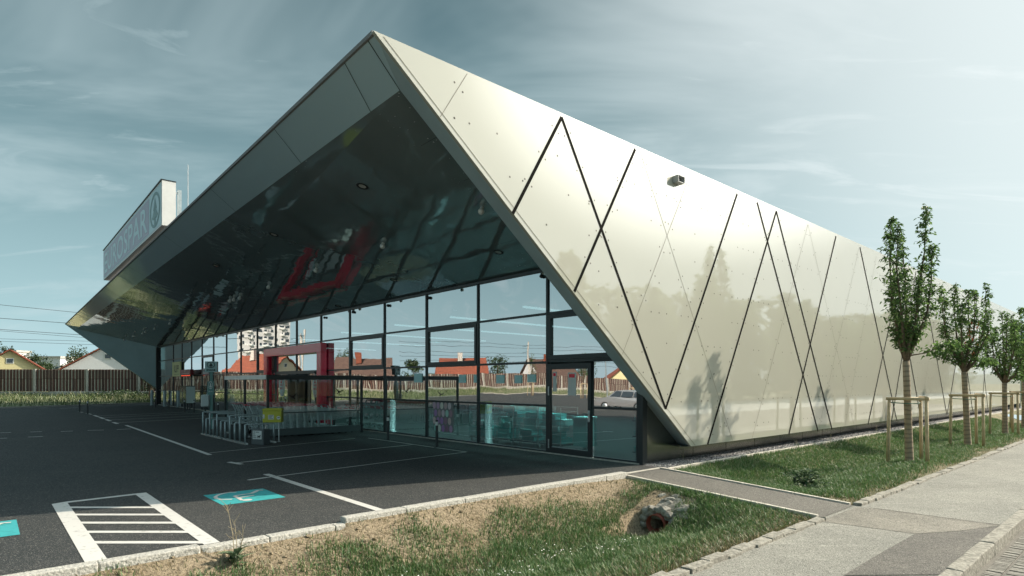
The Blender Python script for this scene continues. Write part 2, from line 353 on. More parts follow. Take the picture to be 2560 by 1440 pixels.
def text_into(mb, s, origin, right, up, height, width=None, depth=.004):
    """lettering with its lower left corner at origin, as a thin solid"""
    cu = bpy.data.curves.new('lettering', 'FONT'); cu.body = s; cu.resolution_u = 3; cu.offset = .012
    o = bpy.data.objects.new('lettering', cu); C.objects.link(o); bpy.context.view_layer.update()
    me = bpy.data.meshes.new_from_object(o.evaluated_get(bpy.context.evaluated_depsgraph_get()))
    xs = [v.co.x for v in me.vertices]; ys = [v.co.y for v in me.vertices]
    x0, x1, y0, y1 = min(xs), max(xs), min(ys), max(ys); sy = height/(y1-y0); sx = (width/(x1-x0)) if width else sy
    right, up = Vector(right), Vector(up); nrm = right.cross(up)
    mb.add([Vector(origin)+right*(v.co.x-x0)*sx+up*(v.co.y-y0)*sy+nrm*depth for v in me.vertices], [tuple(p.vertices) for p in me.polygons])
    C.objects.unlink(o); bpy.data.objects.remove(o); bpy.data.curves.remove(cu); bpy.data.meshes.remove(me)
    return mb
def fir_emblem(mb_ring, mb_fir, c, right, up, rx, ry, depth=.004):
    """a fir tree inside a ring"""
    c, right, up = Vector(c), Vector(right), Vector(up); nrm = right.cross(up)*depth; seg = 28
    P = lambda x, y: c+right*x*rx+up*y*ry+nrm
    o = [P(math.cos(2*math.pi*i/seg), math.sin(2*math.pi*i/seg)) for i in range(seg)]; n = [P(.83*math.cos(2*math.pi*i/seg), .83*math.sin(2*math.pi*i/seg)) for i in range(seg)]
    for i in range(seg): j = (i+1) % seg; mb_ring.quad(o[i], o[j], n[j], n[i])
    for poly in ([(0, .72), (.34, .02), (-.34, .02)], [(-.12, .1), (.12, .1), (.58, -.36), (.36, -.50), (-.36, -.50), (-.58, -.36)], [(-.09, -.45), (.09, -.45), (.16, -.82), (-.16, -.82)]):
        mb_fir.quad(*[P(x, y) for x, y in reversed(poly)])
def smooth(x): x = max(0., min(1., x)); return x*x*(3-2*x)
def lerp_tab(tab, x):
    for (a, ya), (b, yb) in zip(tab, tab[1:]):
        if x <= b: return ya+(yb-ya)*smooth((x-a)/(b-a)) if x > a else ya
    return tab[-1][1]

# ================================================================== GROUND
LOTK = 6.92      # line of the kerb of the parking lot
def path_z(n): return -.2*max(0, min(1, (7.05-n)/3.69))
SW = [(3.42, -.21), (4.0, -.30), (4.7, -.48), (5.5, -.60), (6.0, -.47), (6.5, -.21), (6.95, -.05)]
VG = [(3.42, -.21), (4.0, -.23), (4.7, -.27), (5.3, -.42), (5.9, -.40), (6.4, -.20), (6.85, -.02)]
def bumpy(x, y, a): return a*(noise.noise(Vector((x*.9, y*.9, 0)))+.5*noise.noise(Vector((x*2.7, y*2.7, 4)))+.35*noise.noise(Vector((x*7, y*7, 9))))
def swale_z(n, t):
    top = (.085 if t > 3.35 else .035 if t > 1.72 else .06)*smooth((n-6.35)/.5)
    k = smooth((8.98-t)/1.35); p = path_z(n)-.03
    e = min(1, max(0, (6.9-n)/.5), 1); e2 = min(1, max(0, (n-3.45)/.4))
    z = p*(1-k)+(lerp_tab(SW, n)+top)*k + bumpy(t, n, .045)*min(e, e2)*min(1, max(.25, k))
    f = smooth((.36-abs(n-5.62))/.14)*smooth((8.26-t)/.08)*smooth((t-6.8)/.6)         # the hollow scoured in front of the drain
    f = max(f, smooth((.17-abs(n-5.62))/.04)*smooth((8.70-t)/.05)*smooth((t-6.8)/.6))
    return z*(1-f)+(-.70)*f
def verge_z(n, t):
    k = smooth((t-10.37)/1.5); p = path_z(n)-.03
    e = min(1, max(0, (6.8-n)/.5)); e2 = min(1, max(0, (n-3.45)/.4))
    return p*(1-k)+lerp_tab(VG, n)*k + bumpy(t, n, .05)*min(e, e2)*min(1, max(.25, k))
def grid(name, m, t0, t1, n0, n1, st, zf):
    nt_n, nn = max(2, int((t1-t0)/st)), max(2, int((n1-n0)/st)); b = MB()
    for i in range(nt_n+1):
        for j in range(nn+1):
            t, n = t0+(t1-t0)*i/nt_n, n0+(n1-n0)*j/nn; b.v.append(nt(n, t, zf(n, t)))
    for i in range(nt_n):
        for j in range(nn): k = i*(nn+1)+j; b.f.append((k, k+1, k+nn+2, k+nn+1)[::-1])
    return struct(b.build(name, m, smooth=True))
g = MB(); BIG = 4000
g.quad(nt(7.02, -BIG, -.03), nt(7.02, 10.4, -.03), nt(BIG, 10.4, -.03), nt(BIG, -BIG, -.03))
g.quad(nt(6.86, 10.4, -.03), nt(6.86, BIG, -.03), nt(BIG, BIG, -.03), nt(BIG, 10.4, -.03))
g.quad(nt(-BIG, -BIG, -.36), nt(-BIG, BIG, -.36), nt(1.0, BIG, -.36), nt(1.0, -BIG, -.36))
g.quad(nt(1.5, -16, -.30), nt(1.5, 70, -.30), nt(3.46, 70, -.30), nt(3.46, -16, -.30)); g.quad(nt(3.46, 8.9, -.32), nt(3.46, 10.5, -.32), nt(7.1, 10.5, -.06), nt(7.1, 8.9, -.06))
g.quad(nt(1.0, 70, -.36), nt(1.0, BIG, -.36), nt(6.86, BIG, -.03), nt(6.86, 70, -.03))
g.quad(nt(1.0, -BIG, -.36), nt(1.0, -16, -.36), nt(7.02, -16, -.03), nt(7.02, -BIG, -.03))
struct(g.build('ground', M_grassbase))
# parking lot sheet; its far edge follows the grass bank
lot_edge = [Vector((-27.5, 55, 0)), Vector((-30.7, 50.8, 0)), Vector((-35.5, 39.6, 0)), Vector((-64, 27, 0)), Vector((-80, 0, 0)), Vector((-86, -60, 0))]
lb = MB(); lb.quad(*([nt(LOTK+.05, 11.0), nt(56, 11.0)]+lot_edge+[nt(LOTK+.05, -100)])[::-1])
lo = lb.build('parking_lot', M_lot); struct(lo)
if lo.data.polygons[0].normal.z < 0: lo.data.flip_normals()
# footpath from the lot to the pavement
pb = MB()
for i in range(8):
    a, c = 7.12-3.72*i/8, 7.12-3.72*(i+1)/8
    pb.quad(nt(a, 9.07, path_z(a)+.006), nt(c, 9.07, path_z(c)+.006), nt(c, 10.28, path_z(c)+.006), nt(a, 10.28, path_z(a)+.006))
struct(pb.build('footpath', M_path))
e = MB()
for t in (9.03, 10.32):
    for i in range(4):
        a, c = 7.0-3.55*i/4, 7.0-3.55*(i+1)/4+.012
        e.span(nt(a, t, path_z(a)-.02), nt(c, t, path_z(c)-.02), .07, .10)
e.span(nt(7.06, 9.0, -.02), nt(7.06, 10.36, -.02), .08, .06)
struct(e.build('path_edging', M_edging))
# pavement, its two repaired areas, street
s_ = MB(); s_.quad(nt(1.56, -14, -.2), nt(1.56, 70, -.2), nt(3.32, 70, -.2), nt(3.32, -14, -.2)); s_.quad(nt(3.32, 8.95, -.2), nt(3.32, 10.36, -.2), nt(3.46, 10.36, -.2), nt(3.46, 8.95, -.2)); struct(s_.build('pavement', M_walk))
def patch(name, pts, m, z):
    b = MB(); P = [gp(u, v, z) for u, v in pts]; b.quad(*P); o = b.build(name, m)
    if o.data.polygons[0].normal.z < 0: o.data.flip_normals()
    return struct(o)
patch('pavement_repair', [(2109, 1438), (2200, 1383), (2287, 1335), (2400, 1328), (2506, 1314), (2440, 1366), (2372, 1436)], M_patch, -.192)
patch('pavement_repair', [(2050, 1303), (2140, 1268), (2183, 1270), (2340, 1291), (2506, 1313), (2400, 1327), (2287, 1334), (2170, 1318)], M_patch2, -.196)
b = MB(); b.ribbon([gp(2183, 1270, -.190), gp(2506, 1313, -.190)], .014, ZV); struct(b.build('pavement_joint', M_joint))
b = MB(); b.quad(nt(-19, -14, -.35), nt(-19, 190, -.35), nt(-7, 190, -.35), nt(-7, -14, -.35)); struct(b.build('far_pavement', mat('pale_paving', (.52, .54, .53), .9, var=.12, scale=.4)))
s_ = MB(); s_.quad(nt(-7.1, -14, -.345), nt(-7.1, 70, -.345), nt(1.06, 70, -.345), nt(1.06, -14, -.345)); struct(s_.build('street', M_street))
def stones(name, m, n0, w, zt, h, t0, t1, length, jit=.012, skip=()):
    b = MB(); t = t0; r = random.Random(3)
    while t < t1:
        l = length*r.uniform(.75, 1.25); q = min(t+l, t1)
        if not any(a < (t+q)/2 < c for a, c in skip):
            jn, jz = r.uniform(-jit, jit), r.uniform(-jit, jit)*.7
            c = nt(n0+jn, (t+q)/2, zt-h/2+jz); i0 = len(b.v); b.box(c, (q-t-(.012 if jit > .008 else .004), w, h), (TV, NV, ZV))
            for k in range(i0, len(b.v)): b.v[k] += Vector((r.uniform(-1, 1), r.uniform(-1, 1), r.uniform(-.6, .6)))*jit*.9
        t = q
    o = b.build(name, m)
    bv = o.modifiers.new('worn', 'BEVEL'); bv.width = .012; bv.segments = 2
    return struct(o)
stones('kerb', M_granite, LOTK, .15, .075, .3, 3.35, 9.0, 1.0, .004)
stones('kerb', M_granite, LOTK-.03, .15, .008, .3, 1.72, 3.34, .8, .004)
stones('kerb', M_granite, LOTK-.05, .15, .04, .3, -6, 1.70, 1.0, .006)
stones('kerb', M_granite2, 3.36, .13, -.155, .25, -6, 8.9, .32, .016)
stones('kerb', M_granite2, 3.36, .13, -.155, .25, 10.35, 60, .34, .014)
stones('kerb', M_granite2, 1.53, .15, -.185, .3, -6, 60, .9, .008)
b = MB(); r = random.Random(5)                            # two rows of narrow setts in the gutter
t = 1.5
while t < 16:
    for k in range(2):
        b.box(nt(1.33-.17*k, t, -.35+r.uniform(-.004, .004)), (.045+r.uniform(-.006, .006), .14, .05), (TV, NV, ZV))
    t += .062
struct(b.build('gutter_setts', mat('gutter_sett', (.30, .285, .25), .9, col2=(.16, .15, .13), scale=7, bump=.4)))
b = MB(); b.quad(nt(1.06, -6, -.342), nt(1.06, 60, -.342), nt(1.46, 60, -.342), nt(1.46, -6, -.342)); struct(b.build('gutter_bed', mat('gutter_mortar', (.17, .16, .14), .95, var=.2, scale=20)))
# gravel strip and its edging
b = MB(); b.quad(nt(6.86, 10.42, .004), nt(6.86, 60, .004), nt(7.72, 60, .004), nt(7.72, 10.42, .004)); struct(b.build('gravel_strip', M_gravel))
stones('gravel_edging', M_edging, 6.85, .06, .03, .2, 10.36, 60, 1.0, .004)
# individual loose gravel in the nearest metres
b = MB(); r = random.Random(8)
for i in range(2600):
    t = 10.5+r.random()**1.6*22; n = 6.9+r.random()*.68; q = r.uniform(.012, .026); c = nt(n, t, .008+q*.3)
    vs = [c+Vector((r.uniform(.6, 1)*q*x, r.uniform(.6, 1)*q*y, r.uniform(.4, .8)*q*z)) for x, y, z in ((1, 0, 0), (-1, 0, 0), (0, 1, 0), (0, -1, 0), (0, 0, 1), (0, 0, -1))]
    b.add(vs, [(0, 2, 4), (2, 1, 4), (1, 3, 4), (3, 0, 4), (2, 0, 5), (1, 2, 5), (3, 1, 5), (0, 3, 5)])
stuff(b.build('gravel', mat('gravel_stone', (.3, .3, .3), .9, island=[(0, (.07, .07, .075)), (.6, (.24, .24, .235)), (1, (.5, .49, .47))])))
grid('swale_ground', M_soil, -10, 9.0, 3.42, 6.86, .075, swale_z)
grid('verge_ground', mat('verge_soil', (.085, .105, .045), 1, col2=(.24, .2, .125), scale=1.6, lo=.4, hi=.66, bump=.8, bscale=28, detail=8), 10.35, 44, 3.42, 6.84, .12, verge_z)
b = MB(); b.quad(nt(3.42, 44, -.23), nt(3.42, 70, -.23), nt(6.84, 70, -.03), nt(6.84, 44, -.03)); struct(b.build('verge_ground', M_grassbase))

# ------------------------------------------------------------------ grass
def blades(name, m, pts, hmin, hmax, w, lean=.55):
    n = len(pts); P = np.array([tuple(p) for p in pts], dtype=np.float64)
    a = rng.random(n)*2*np.pi; h = (hmin+(hmax-hmin)*rng.random(n)**1.8); ww = w*(.6+.8*rng.random(n))
    l = lean*h*(.2+rng.random(n)); ld = a+np.pi/2+rng.normal(0, .5, n)
    dx, dy = np.cos(a)*ww/2, np.sin(a)*ww/2
    V = np.zeros((n, 5, 3))
    V[:, 0] = P-np.stack([dx, dy, h*0+.01], 1); V[:, 1] = P+np.stack([dx, dy, h*0-.01], 1)
    mid = P+np.stack([np.cos(ld)*l*.35, np.sin(ld)*l*.35, h*.6], 1)
    V[:, 2] = mid+np.stack([dx, dy, 0*h], 1)*.75; V[:, 3] = mid-np.stack([dx, dy, 0*h], 1)*.75
    V[:, 4] = P+np.stack([np.cos(ld)*l, np.sin(ld)*l, h], 1)
    me = bpy.data.meshes.new(name); me.vertices.add(n*5); me.vertices.foreach_set('co', V.reshape(-1))
    base = np.arange(n)[:, None]*5
    loops = np.concatenate([base+np.array([[0, 1, 2, 3]]), base+np.array([[3, 2, 4]])], 1).reshape(-1)
    me.loops.add(n*7); me.loops.foreach_set('vertex_index', loops.astype(np.int32))
    st = (np.arange(n)[:, None]*7+np.array([[0, 4]])).reshape(-1)
    me.polygons.add(n*2); me.polygons.foreach_set('loop_start', st.astype(np.int32))
    me.update(calc_edges=True); me.validate(); me.materials.append(m)
    o = bpy.data.objects.new(name, me); C.objects.link(o); return stuff(o)
def fb(x, y, s, o=0): return noise.noise(Vector((x*s+o, y*s, o*1.7)))+.5*noise.noise(Vector((x*s*2.3, y*s*2.3+o, o)))
pts, dry = [], []
r = random.Random(11)
for i in range(330000):
    t = -4.0+13.0*r.random(); n = 3.5+3.36*r.random()
    d = fb(t, n, 1.1, 3); edge = (n-5.55)/1.1                   # bare soil along the lot kerb
    prob = 1.1-max(0, edge)*1.0+.72*d-.25*max(0, (t-8.3)/.6)
    if abs(n-5.62) < .42 and 7.7 < t < 8.75: prob -= .85
    if r.random() < prob:
        q = nt(n, t, swale_z(n, t)); front = (4.6-n)/1.0
        (dry if r.random() < .07+max(0, front)*.7+.3*max(0, fb(t, n, .8, 9)) else pts).append(q)
    elif r.random() < .10: dry.append(nt(n, t, swale_z(n, t)))
blades('swale_grass', M_grass, pts, .02, .10, .0085, .8)
blades('dry_grass', M_grass_dry, dry, .012, .065, .008, 1.2)
pts, dry = [], []
for i in range(330000):
    t = 10.4+30*r.random()**1.7; n = 3.48+3.33*r.random()
    prob = 1.1+.45*fb(t, n, 1.0, 5)-max(0, (4.25-n)*1.35)-max(0, (n-6.5)*2)-max(0, (11.1-t)*.7)
    q = nt(n, t, verge_z(n, t))
    if r.random() < prob: (dry if r.random() < .12+.5*max(0, 4.3-n) else pts).append(q)
    elif r.random() < .12: dry.append(q)
blades('verge_grass', M_grass, pts, .025, .105, .0105, .8)
blades('dry_grass', M_grass_dry, dry, .012, .06, .010, 1.2)
# daisies among the grass, a few hundred heads in loose drifts
b = MB()
for i in range(220):
    cx, cy = r.choice(((6.0, 1.6), (5.9, 2.3), (5.6, 2.9), (5.7, 3.4), (5.2, 4.6), (5.5, 5.6), (5.0, 6.3), (5.9, .7)))
    n, t = r.gauss(cx, .16), r.gauss(cy, .3)
    if not 3.6 < n < 6.6: continue
    p = nt(n, t, swale_z(n, t)+r.uniform(.05, .12)); q = r.uniform(.006, .0105); up = Vector((r.uniform(-.4, .4), r.uniform(-.6, .2), 1)).normalized(); a = up.orthogonal().normalized(); c = up.cross(a)
    b.quad(*[p+(a*math.cos(k*math.pi/3)+c*math.sin(k*math.pi/3))*q for k in range(6)])
stuff(b.build('daisy_flowers', mat('daisy_white', (.75, .74, .68), .7)))

# ------------------------------------------------------------------ painted markings on the lot
ZM = .005
mk = MB()
def mline(pts, w): mk.ribbon([gp(u, v, ZM) for u, v in pts], w, ZV)
H = lambda t, n: nt(n, t, ZM)
mk.quad(H(.74, 6.98), H(.92, 6.98), H(.92, 10.86), H(.74, 10.78)); mk.quad(H(1.78, 6.98), H(1.94, 6.98), H(1.94, 10.92), H(1.78, 10.92))
mk.quad(H(.92, 10.74), H(1.78, 10.80), H(1.78, 10.92), H(.92, 10.86))
for k in range(9):                                            # the oblique rungs of the hatched area
    Y = 9.22-.455*k; rung = []
    for dy in (.05, -.05):
        for tt in ((.92, 1.78) if dy > 0 else (1.78, .92)):
            n = (Y+dy-.666*tt)/.746; rung.append((tt, n))
    if max(n for _, n in rung) < 10.9 and min(n for _, n in rung) > 6.55:
        mk.quad(*[H(tt, min(10.74, max(7.0, n))) for tt, n in rung])
mline([(665, 1185), (975, 1283)], .12); mline([(620, 1200), (670, 1193)], .09); mline([(672, 1193), (1165, 1130)], .05)
mline([(572, 1155), (604, 1160.5)], .11); mline([(590, 1157), (1035, 1111)], .07); mline([(920, 1095), (1167, 1130)], .06)
mline([(315, 1063), (525, 1137)], .11); mline([(524, 1132), (888, 1096)], .045)
for a, c in (((242, 1040), (470, 1030)), ((256, 1044), (500, 1033)), ((272, 1050), (515, 1039)), ((290, 1057), (512, 1045))): mline([a, c], .08)
for u, v in ((240, 1040), (254, 1045), (270, 1050.5), (288, 1057.5)): mline([(u-5, v-2), (u+6, v+2)], .14)
for a, c in (((152, 1079), (182, 1077.5)), ((219, 1076), (260, 1075)), ((292, 1074), (327, 1072)), ((0, 1096), (18, 1095)), ((70, 1092.5), (108, 1091)), ((0, 1082), (28, 1081)), ((75, 1080), (105, 1079)),
             ((150, 1021), (195, 1018.5)), ((95, 1020), (118, 1019))): mline([a, c], .10)
mline([(196, 1029), (207, 1031)], .1); mline([(216, 1033), (229, 1036)], .1)
struct(mk.build('parking_lines', M_white))
b = MB(); W_ = MB()
for t0, n0 in ((2.55, 9.05), (-.58, 8.86)): b.quad(H(t0, n0), H(t0+.9, n0), H(t0+.9, n0+1.0), H(t0, n0+1.0))
struct(b.build('disabled_bay_pad', M_blue))
zz = lambda x, y: gp(x/3.368, 1100+y/3.368, ZM)
base_sym = [[(1990, 441), (1935, 441), (1885, 450), (1840, 463), (1812, 480), (1820, 492), (1860, 501), (1955, 500)],
            [(2040, 509), (2008, 490), (1972, 473)], [(1972, 473), (2050, 461), (2122, 452), (2150, 440), (2170, 427)], [(2172, 427), (2215, 424)], [(2008, 490), (2070, 480), (2140, 469)], [(2172, 427), (2120, 452)]]
cc0 = H(2.55, 9.05)
for shift in (Vector((0, 0, 0)), H(-.58, 8.86)-cc0):
    for k, pl in enumerate(base_sym): W_.ribbon([zz(*p)+shift+ZV*(.003+.0012*k) for p in pl], .052, ZV)
    c = zz(2082, 506)+shift+ZV*.004; W_.quad(*[c+Vector((math.cos(k*.524)*.072, math.sin(k*.524)*.072, 0)) for k in range(12)])
struct(W_.build('wheelchair_symbol', M_white))

# ================================================================== SUPERMARKET
NW, NI, TF = 7.13, 7.64, 10.5            # outer wall plane, inner plane, glass front plane
NL = 54.3                                  # far end of the glass front
bld = thing('supermarket', 'supermarket with champagne metal side wall, pointed overhanging roof and tall glass front', 'building', nt(7.64, 10.5, 0))
A = on_plane(935, 78, NV, NW); ZT = A.z; tA = A.dot(TV)
Cc = on_plane(1728, 1116, NV, NW); ZB = Cc.z; tC = Cc.dot(TV)
R1 = on_plane(1000, 225, NV, NI); C1 = on_plane(1700, 1116.5, NV, NI)
dirF = Vector((-1272, 1482, 0))/1482
T_ = A+dirF*(47.5-A.y)
FLt = nt(NL, TF, 4.60)
L1 = nt(58.7, 5.6, R1.z)
TE = 53.2
# side wall with its thickness
sw = MB(); wall_poly = [A, nt(NW, TE, ZT), nt(NW, TE, ZB), Cc]
sw.prism(wall_poly, NV*.06)
side = sw.build('side_wall', M_champ, bld); side['label'] = 'champagne metal cladding cut by crossing diagonal joints'
wp = lambda u, v, o=.004: on_plane(u, v, NV, NW-o)
def wall_strip(mb, p, q, w, o):
    P, Q = wp(*p, o), wp(*q, o); mb.ribbon([P, Q], w, -NV)
thick = [((1404, 293), (1282, 534)), ((1404, 293), (1664, 1022)), ((1588, 373), (1436, 729)), ((1664, 1022), (1843, 485)), ((1769, 1111), (1941, 528)), ((1893, 506), (2045, 1078)),
         ((1941, 528), (2080, 1073)), ((2090, 591), (1972, 1086)), ((2150, 618), (2242, 1051)), ((2256, 664), (2170, 1061)), ((2304, 685), (2367, 1036)), ((2290, 680), (2229, 1053)), ((2232, 655), (2302, 1044)),
         ((2420, 735), (2368, 1036)), ((2390, 722), (2432, 1028)), ((2474, 758), (2455, 1025)), ((2440, 745), (2470, 1023))]
thin = [((1168, 184), (1101, 292)), ((1600, 377), (1832, 1103)), ((1727, 432), (1556, 886)), ((2020, 561), (1880, 1097)), ((2020, 561), (2136, 1066)), ((2147, 622), (2046, 1077)), ((2191, 640), (2112, 1068)), ((2350, 707), (2300, 1045)), ((2335, 700), (2395, 1033))]
j = MB()
for k, (p, q) in enumerate(thick):
    j.prism([*(lambda P, Q, s: (P-s, Q-s, Q+s, P+s))(wp(*p, .001+.0004*k), wp(*q, .001+.0004*k), (wp(*q)-wp(*p)).normalized().cross(NV)*.029)], -NV*.004)
j.build('joint', M_joint, side)
j = MB()
for k, (p, q) in enumerate(thin): wall_strip(j, p, q, .010, .0025+.0003*k)
j.ribbon([A-NV*.004+TV*.14-ZV*.02, Cc-NV*.004+TV*.16+ZV*.01], .012, -NV)       # seam of the edge profile
j.build('seam', M_seam, side)
riv = MB(); rr = random.Random(4)
def rivet(p):
    a = math.pi/3
    riv.add([p-NV*.006]+[p+(TV*math.cos(k*a)+ZV*math.sin(k*a))*.018-NV*.001 for k in range(6)], [(0, (k+1) % 6+1, k+1) for k in range(6)])
segs = [(wp(*p), wp(*q)) for p, q in thick+thin]
for P, Q in segs:
    d = (Q-P); l = d.length; d.normalize(); sd = d.cross(NV)
    for k in range(int(l/.62)):
        for s in (-.09, .09):
            x = P+d*(.3+.62*k)+sd*s
            if ZB+.05 < x.z < ZT-.05 and x.dot(TV) < 34: rivet(nt(NW-.001, x.dot(TV), x.z))
for k in range(520):
    t, z = tA+28*rr.random(), ZB+(ZT-ZB)*rr.random(); t = round(t/.55)*.55+.27*(int(z/.62) % 2); z = round(z/.62)*.62+.1
    edge_t = tA+(ZT-z)*(tC-tA)/(ZT-ZB)
    if t < edge_t+.25 or not ZB+.1 < z < ZT-.15: continue
    rivet(nt(NW-.001, t, z))
stuff(riv.build('rivets', M_rivet, side))
cp = MB(); cp.span(A+NV*.056+ZV*.006, nt(NW+.056, TE, ZT+.006), .10, .014); cp.build('coping', M_champ, bld)
# leading edge strip (grey reveal), fascia, soffit, left wing, roof
st = MB(); st.quad(A, Cc, C1, R1); st.quad(Cc, Cc+NV*.06+TV*.02, C1)
st.build('edge_reveal', M_reveal, bld)
def lerp(a, b_, f): return a+(b_-a)*f
fa = MB(); NS = 24
for i in range(NS): fa.quad(lerp(A, T_, i/NS), lerp(R1, L1, i/NS), lerp(R1, L1, (i+1)/NS), lerp(A, T_, (i+1)/NS))
fas = fa.build('fascia', M_fascia, bld)
FRt = nt(NI, TF, 4.60)
sf = MB(); sf.quad(R1, FRt, FLt); sf.quad(R1, FLt, L1)
sof = sf.build('soffit', M_soffit, bld); sof['label'] = 'dark mirror-like metal soffit under the roof'
snorm = (FRt-R1).cross(FLt-R1).normalized()
if snorm.z > 0: snorm = -snorm
soff = R1.dot(snorm)
def sp(u, v, o=.004): return on_plane(u, v, snorm, soff+o)
wg = MB(); Wp = nt(NL, TF, 1.2)
Wt = nt(NL, TF, ZT)
inn = [T_, Wt, nt(NL, TF, 1.2)]
wg.quad(T_, L1, FLt, Wp)
wo = NV*.5
wg.quad(T_+wo*.05, Wp+wo, Wp); wg.quad(T_+wo*.05, Wp, T_)
wg.quad(T_+wo*.05, Wt+wo, Wp+wo)
wg.build('left_wing', M_wing, bld)
lw = MB(); lw.box(nt(NL+.28, (TF+TE)/2+.3, ZT/2-.1), (TE-TF-.5, .5, ZT-.3), (TV, NV, ZV)); lw.build('far_wall', M_wing, bld)
rf = MB(); top = [A+NV*.06, T_, nt(NL+.5, TE, ZT), nt(NW+.06, TE, ZT)]; rf.prism([p-ZV*.02 for p in top], ZV*.06); rf.build('roof', M_roof, bld)
bw = MB(); bw.box(nt((NW+NL)/2, TE+.1, ZT/2), (.2, NL-NW, ZT-.06), (TV, NV, ZV)); bw.build('rear_wall', M_wing, bld)
# fascia seams, soffit seams and rivets
fs = MB(); fn = (T_-A).cross(R1-A).normalized(); fn = fn if fn.y < 0 else -fn
for f in (.018, .075, .16, .27, .40, .54, .68, .82, .93): MB().ribbon([lerp(A, T_, f)+fn*.004, lerp(R1, L1, f)+fn*.004], .012, fn).build('seam', M_seam_d, fas)
fs.ribbon([A+(T_-A)*.004+fn*.006, R1+fn*.006], .014, fn)
fs.build('seam', M_seam_d, fas)
ss = MB(); sr = MB()
def sline(P, Q, w=.006):
    ss.ribbon([P+snorm*.004, Q+snorm*.004], w, snorm)
    d = Q-P; l = d.length; d.normalize(); sd = d.cross(snorm)
    for k in range(int(l/.5)):
        for s in (-.06, .06):
            x = P+d*(.2+k*.5)+sd*s+snorm*.003
            if x.y < 26: sr.quad(*[x+(d*math.cos(m*1.257)+sd*math.sin(m*1.257))*.014 for m in range(5)])
for f in (.17, .36, .55, .74): sline(lerp(R1, FRt, f), lerp(L1, FLt, f))
for k in range(1, 11):
    f = k/11; sline(lerp(R1, L1, f), lerp(FRt, FLt, f-.02), .005)
for k in range(1500):
    f, q = rr.random()**1.5, rr.random(); x = lerp(lerp(R1, L1, f), lerp(FRt, FLt, f), q)+snorm*.003
    if x.y < 30: sr.quad(*[x+(NV*math.cos(m*1.257)+TV*math.sin(m*1.257))*.014 for m in range(5)])
ss.build('seam', M_seam_d, sof); stuff(sr.build('rivets', M_rivet_l, sof))
for u, v in ((906, 465), (685, 586), (1246, 630), (985, 700), (540, 664), (845, 765), (1137, 775)):
    p = sp(u, v, .0); d = MB(); d.lathe(p+snorm*.004, [(.10, -.002), (.125, .004), (.125, .012), (.10, .012), (.075, -.001)], 20, snorm)
    dl = d.build('downlight', M_black, bld, True); d2 = MB(); d2.lathe(p+snorm*.004, [(.078, .004), (.0, .003)], 20, snorm); d2.build('lens', mat('lamp_lens', (.55, .56, .54), .3), dl)
for u, v in ((1205, 519), (958, 608), (791, 670), (672, 713), (585, 745), (575, 748), (600, 741), (425, 806), (387, 819), (364, 827), (357, 831), (334, 838), (311, 847)):
    p = sp(u, v, .0); d = MB(); d.lathe(p, [(.04, .0), (.04, .04), (.056, .045), (.066, .08), (.06, .115), (.04, .14), (.0, .146)], 14, snorm)
    d.build('ball_lamp', mat('lamp_white', (.78, .80, .79), .3), bld, True)
# wall lamp box
p = wp(1690, 452, 0); d = MB()
for q in (.068, -.068): d.box(p+ZV*q-NV*.075, (.25, .13, .012), (TV, NV, ZV))
for q in (-.119, .119): d.box(p+TV*q-NV*.075, (.012, .13, .124), (TV, NV, ZV))
d.box(p-NV*.012, (.225, .02, .122), (TV, NV, ZV)); d.build('wall_lamp', mat('lamp_grey', (.40, .41, .41), .5, .1), bld)
# plinth under the side wall
pl = MB(); pl.box(nt(NI+.05, (TF+.06+TE)/2, .21), (TE-TF-.12, .08, .42), (TV, NV, ZV))
pl.quad(nt(NI-.005, 10.56, .42), nt(NI-.005, 10.56, 1.75), nt(NI-.005, C1.dot(TV)+.3, .42))
pl.build('plinth', M_plinth, bld)
for k in range(24): MB().ribbon([nt(NI+.006, 12.6+1.55*k, .0), nt(NI+.006, 12.6+1.55*k, .40)], .012, -NV).build('plinth_seam', M_joint, bld)
uw = MB(); uw.quad(nt(NW+.06, tC, ZB+.002), nt(NI+.02, tC, ZB+.002), nt(NI+.02, TE, ZB+.002), nt(NW+.06, TE, ZB+.002)); uw.build('wall_underside', M_frame, bld)
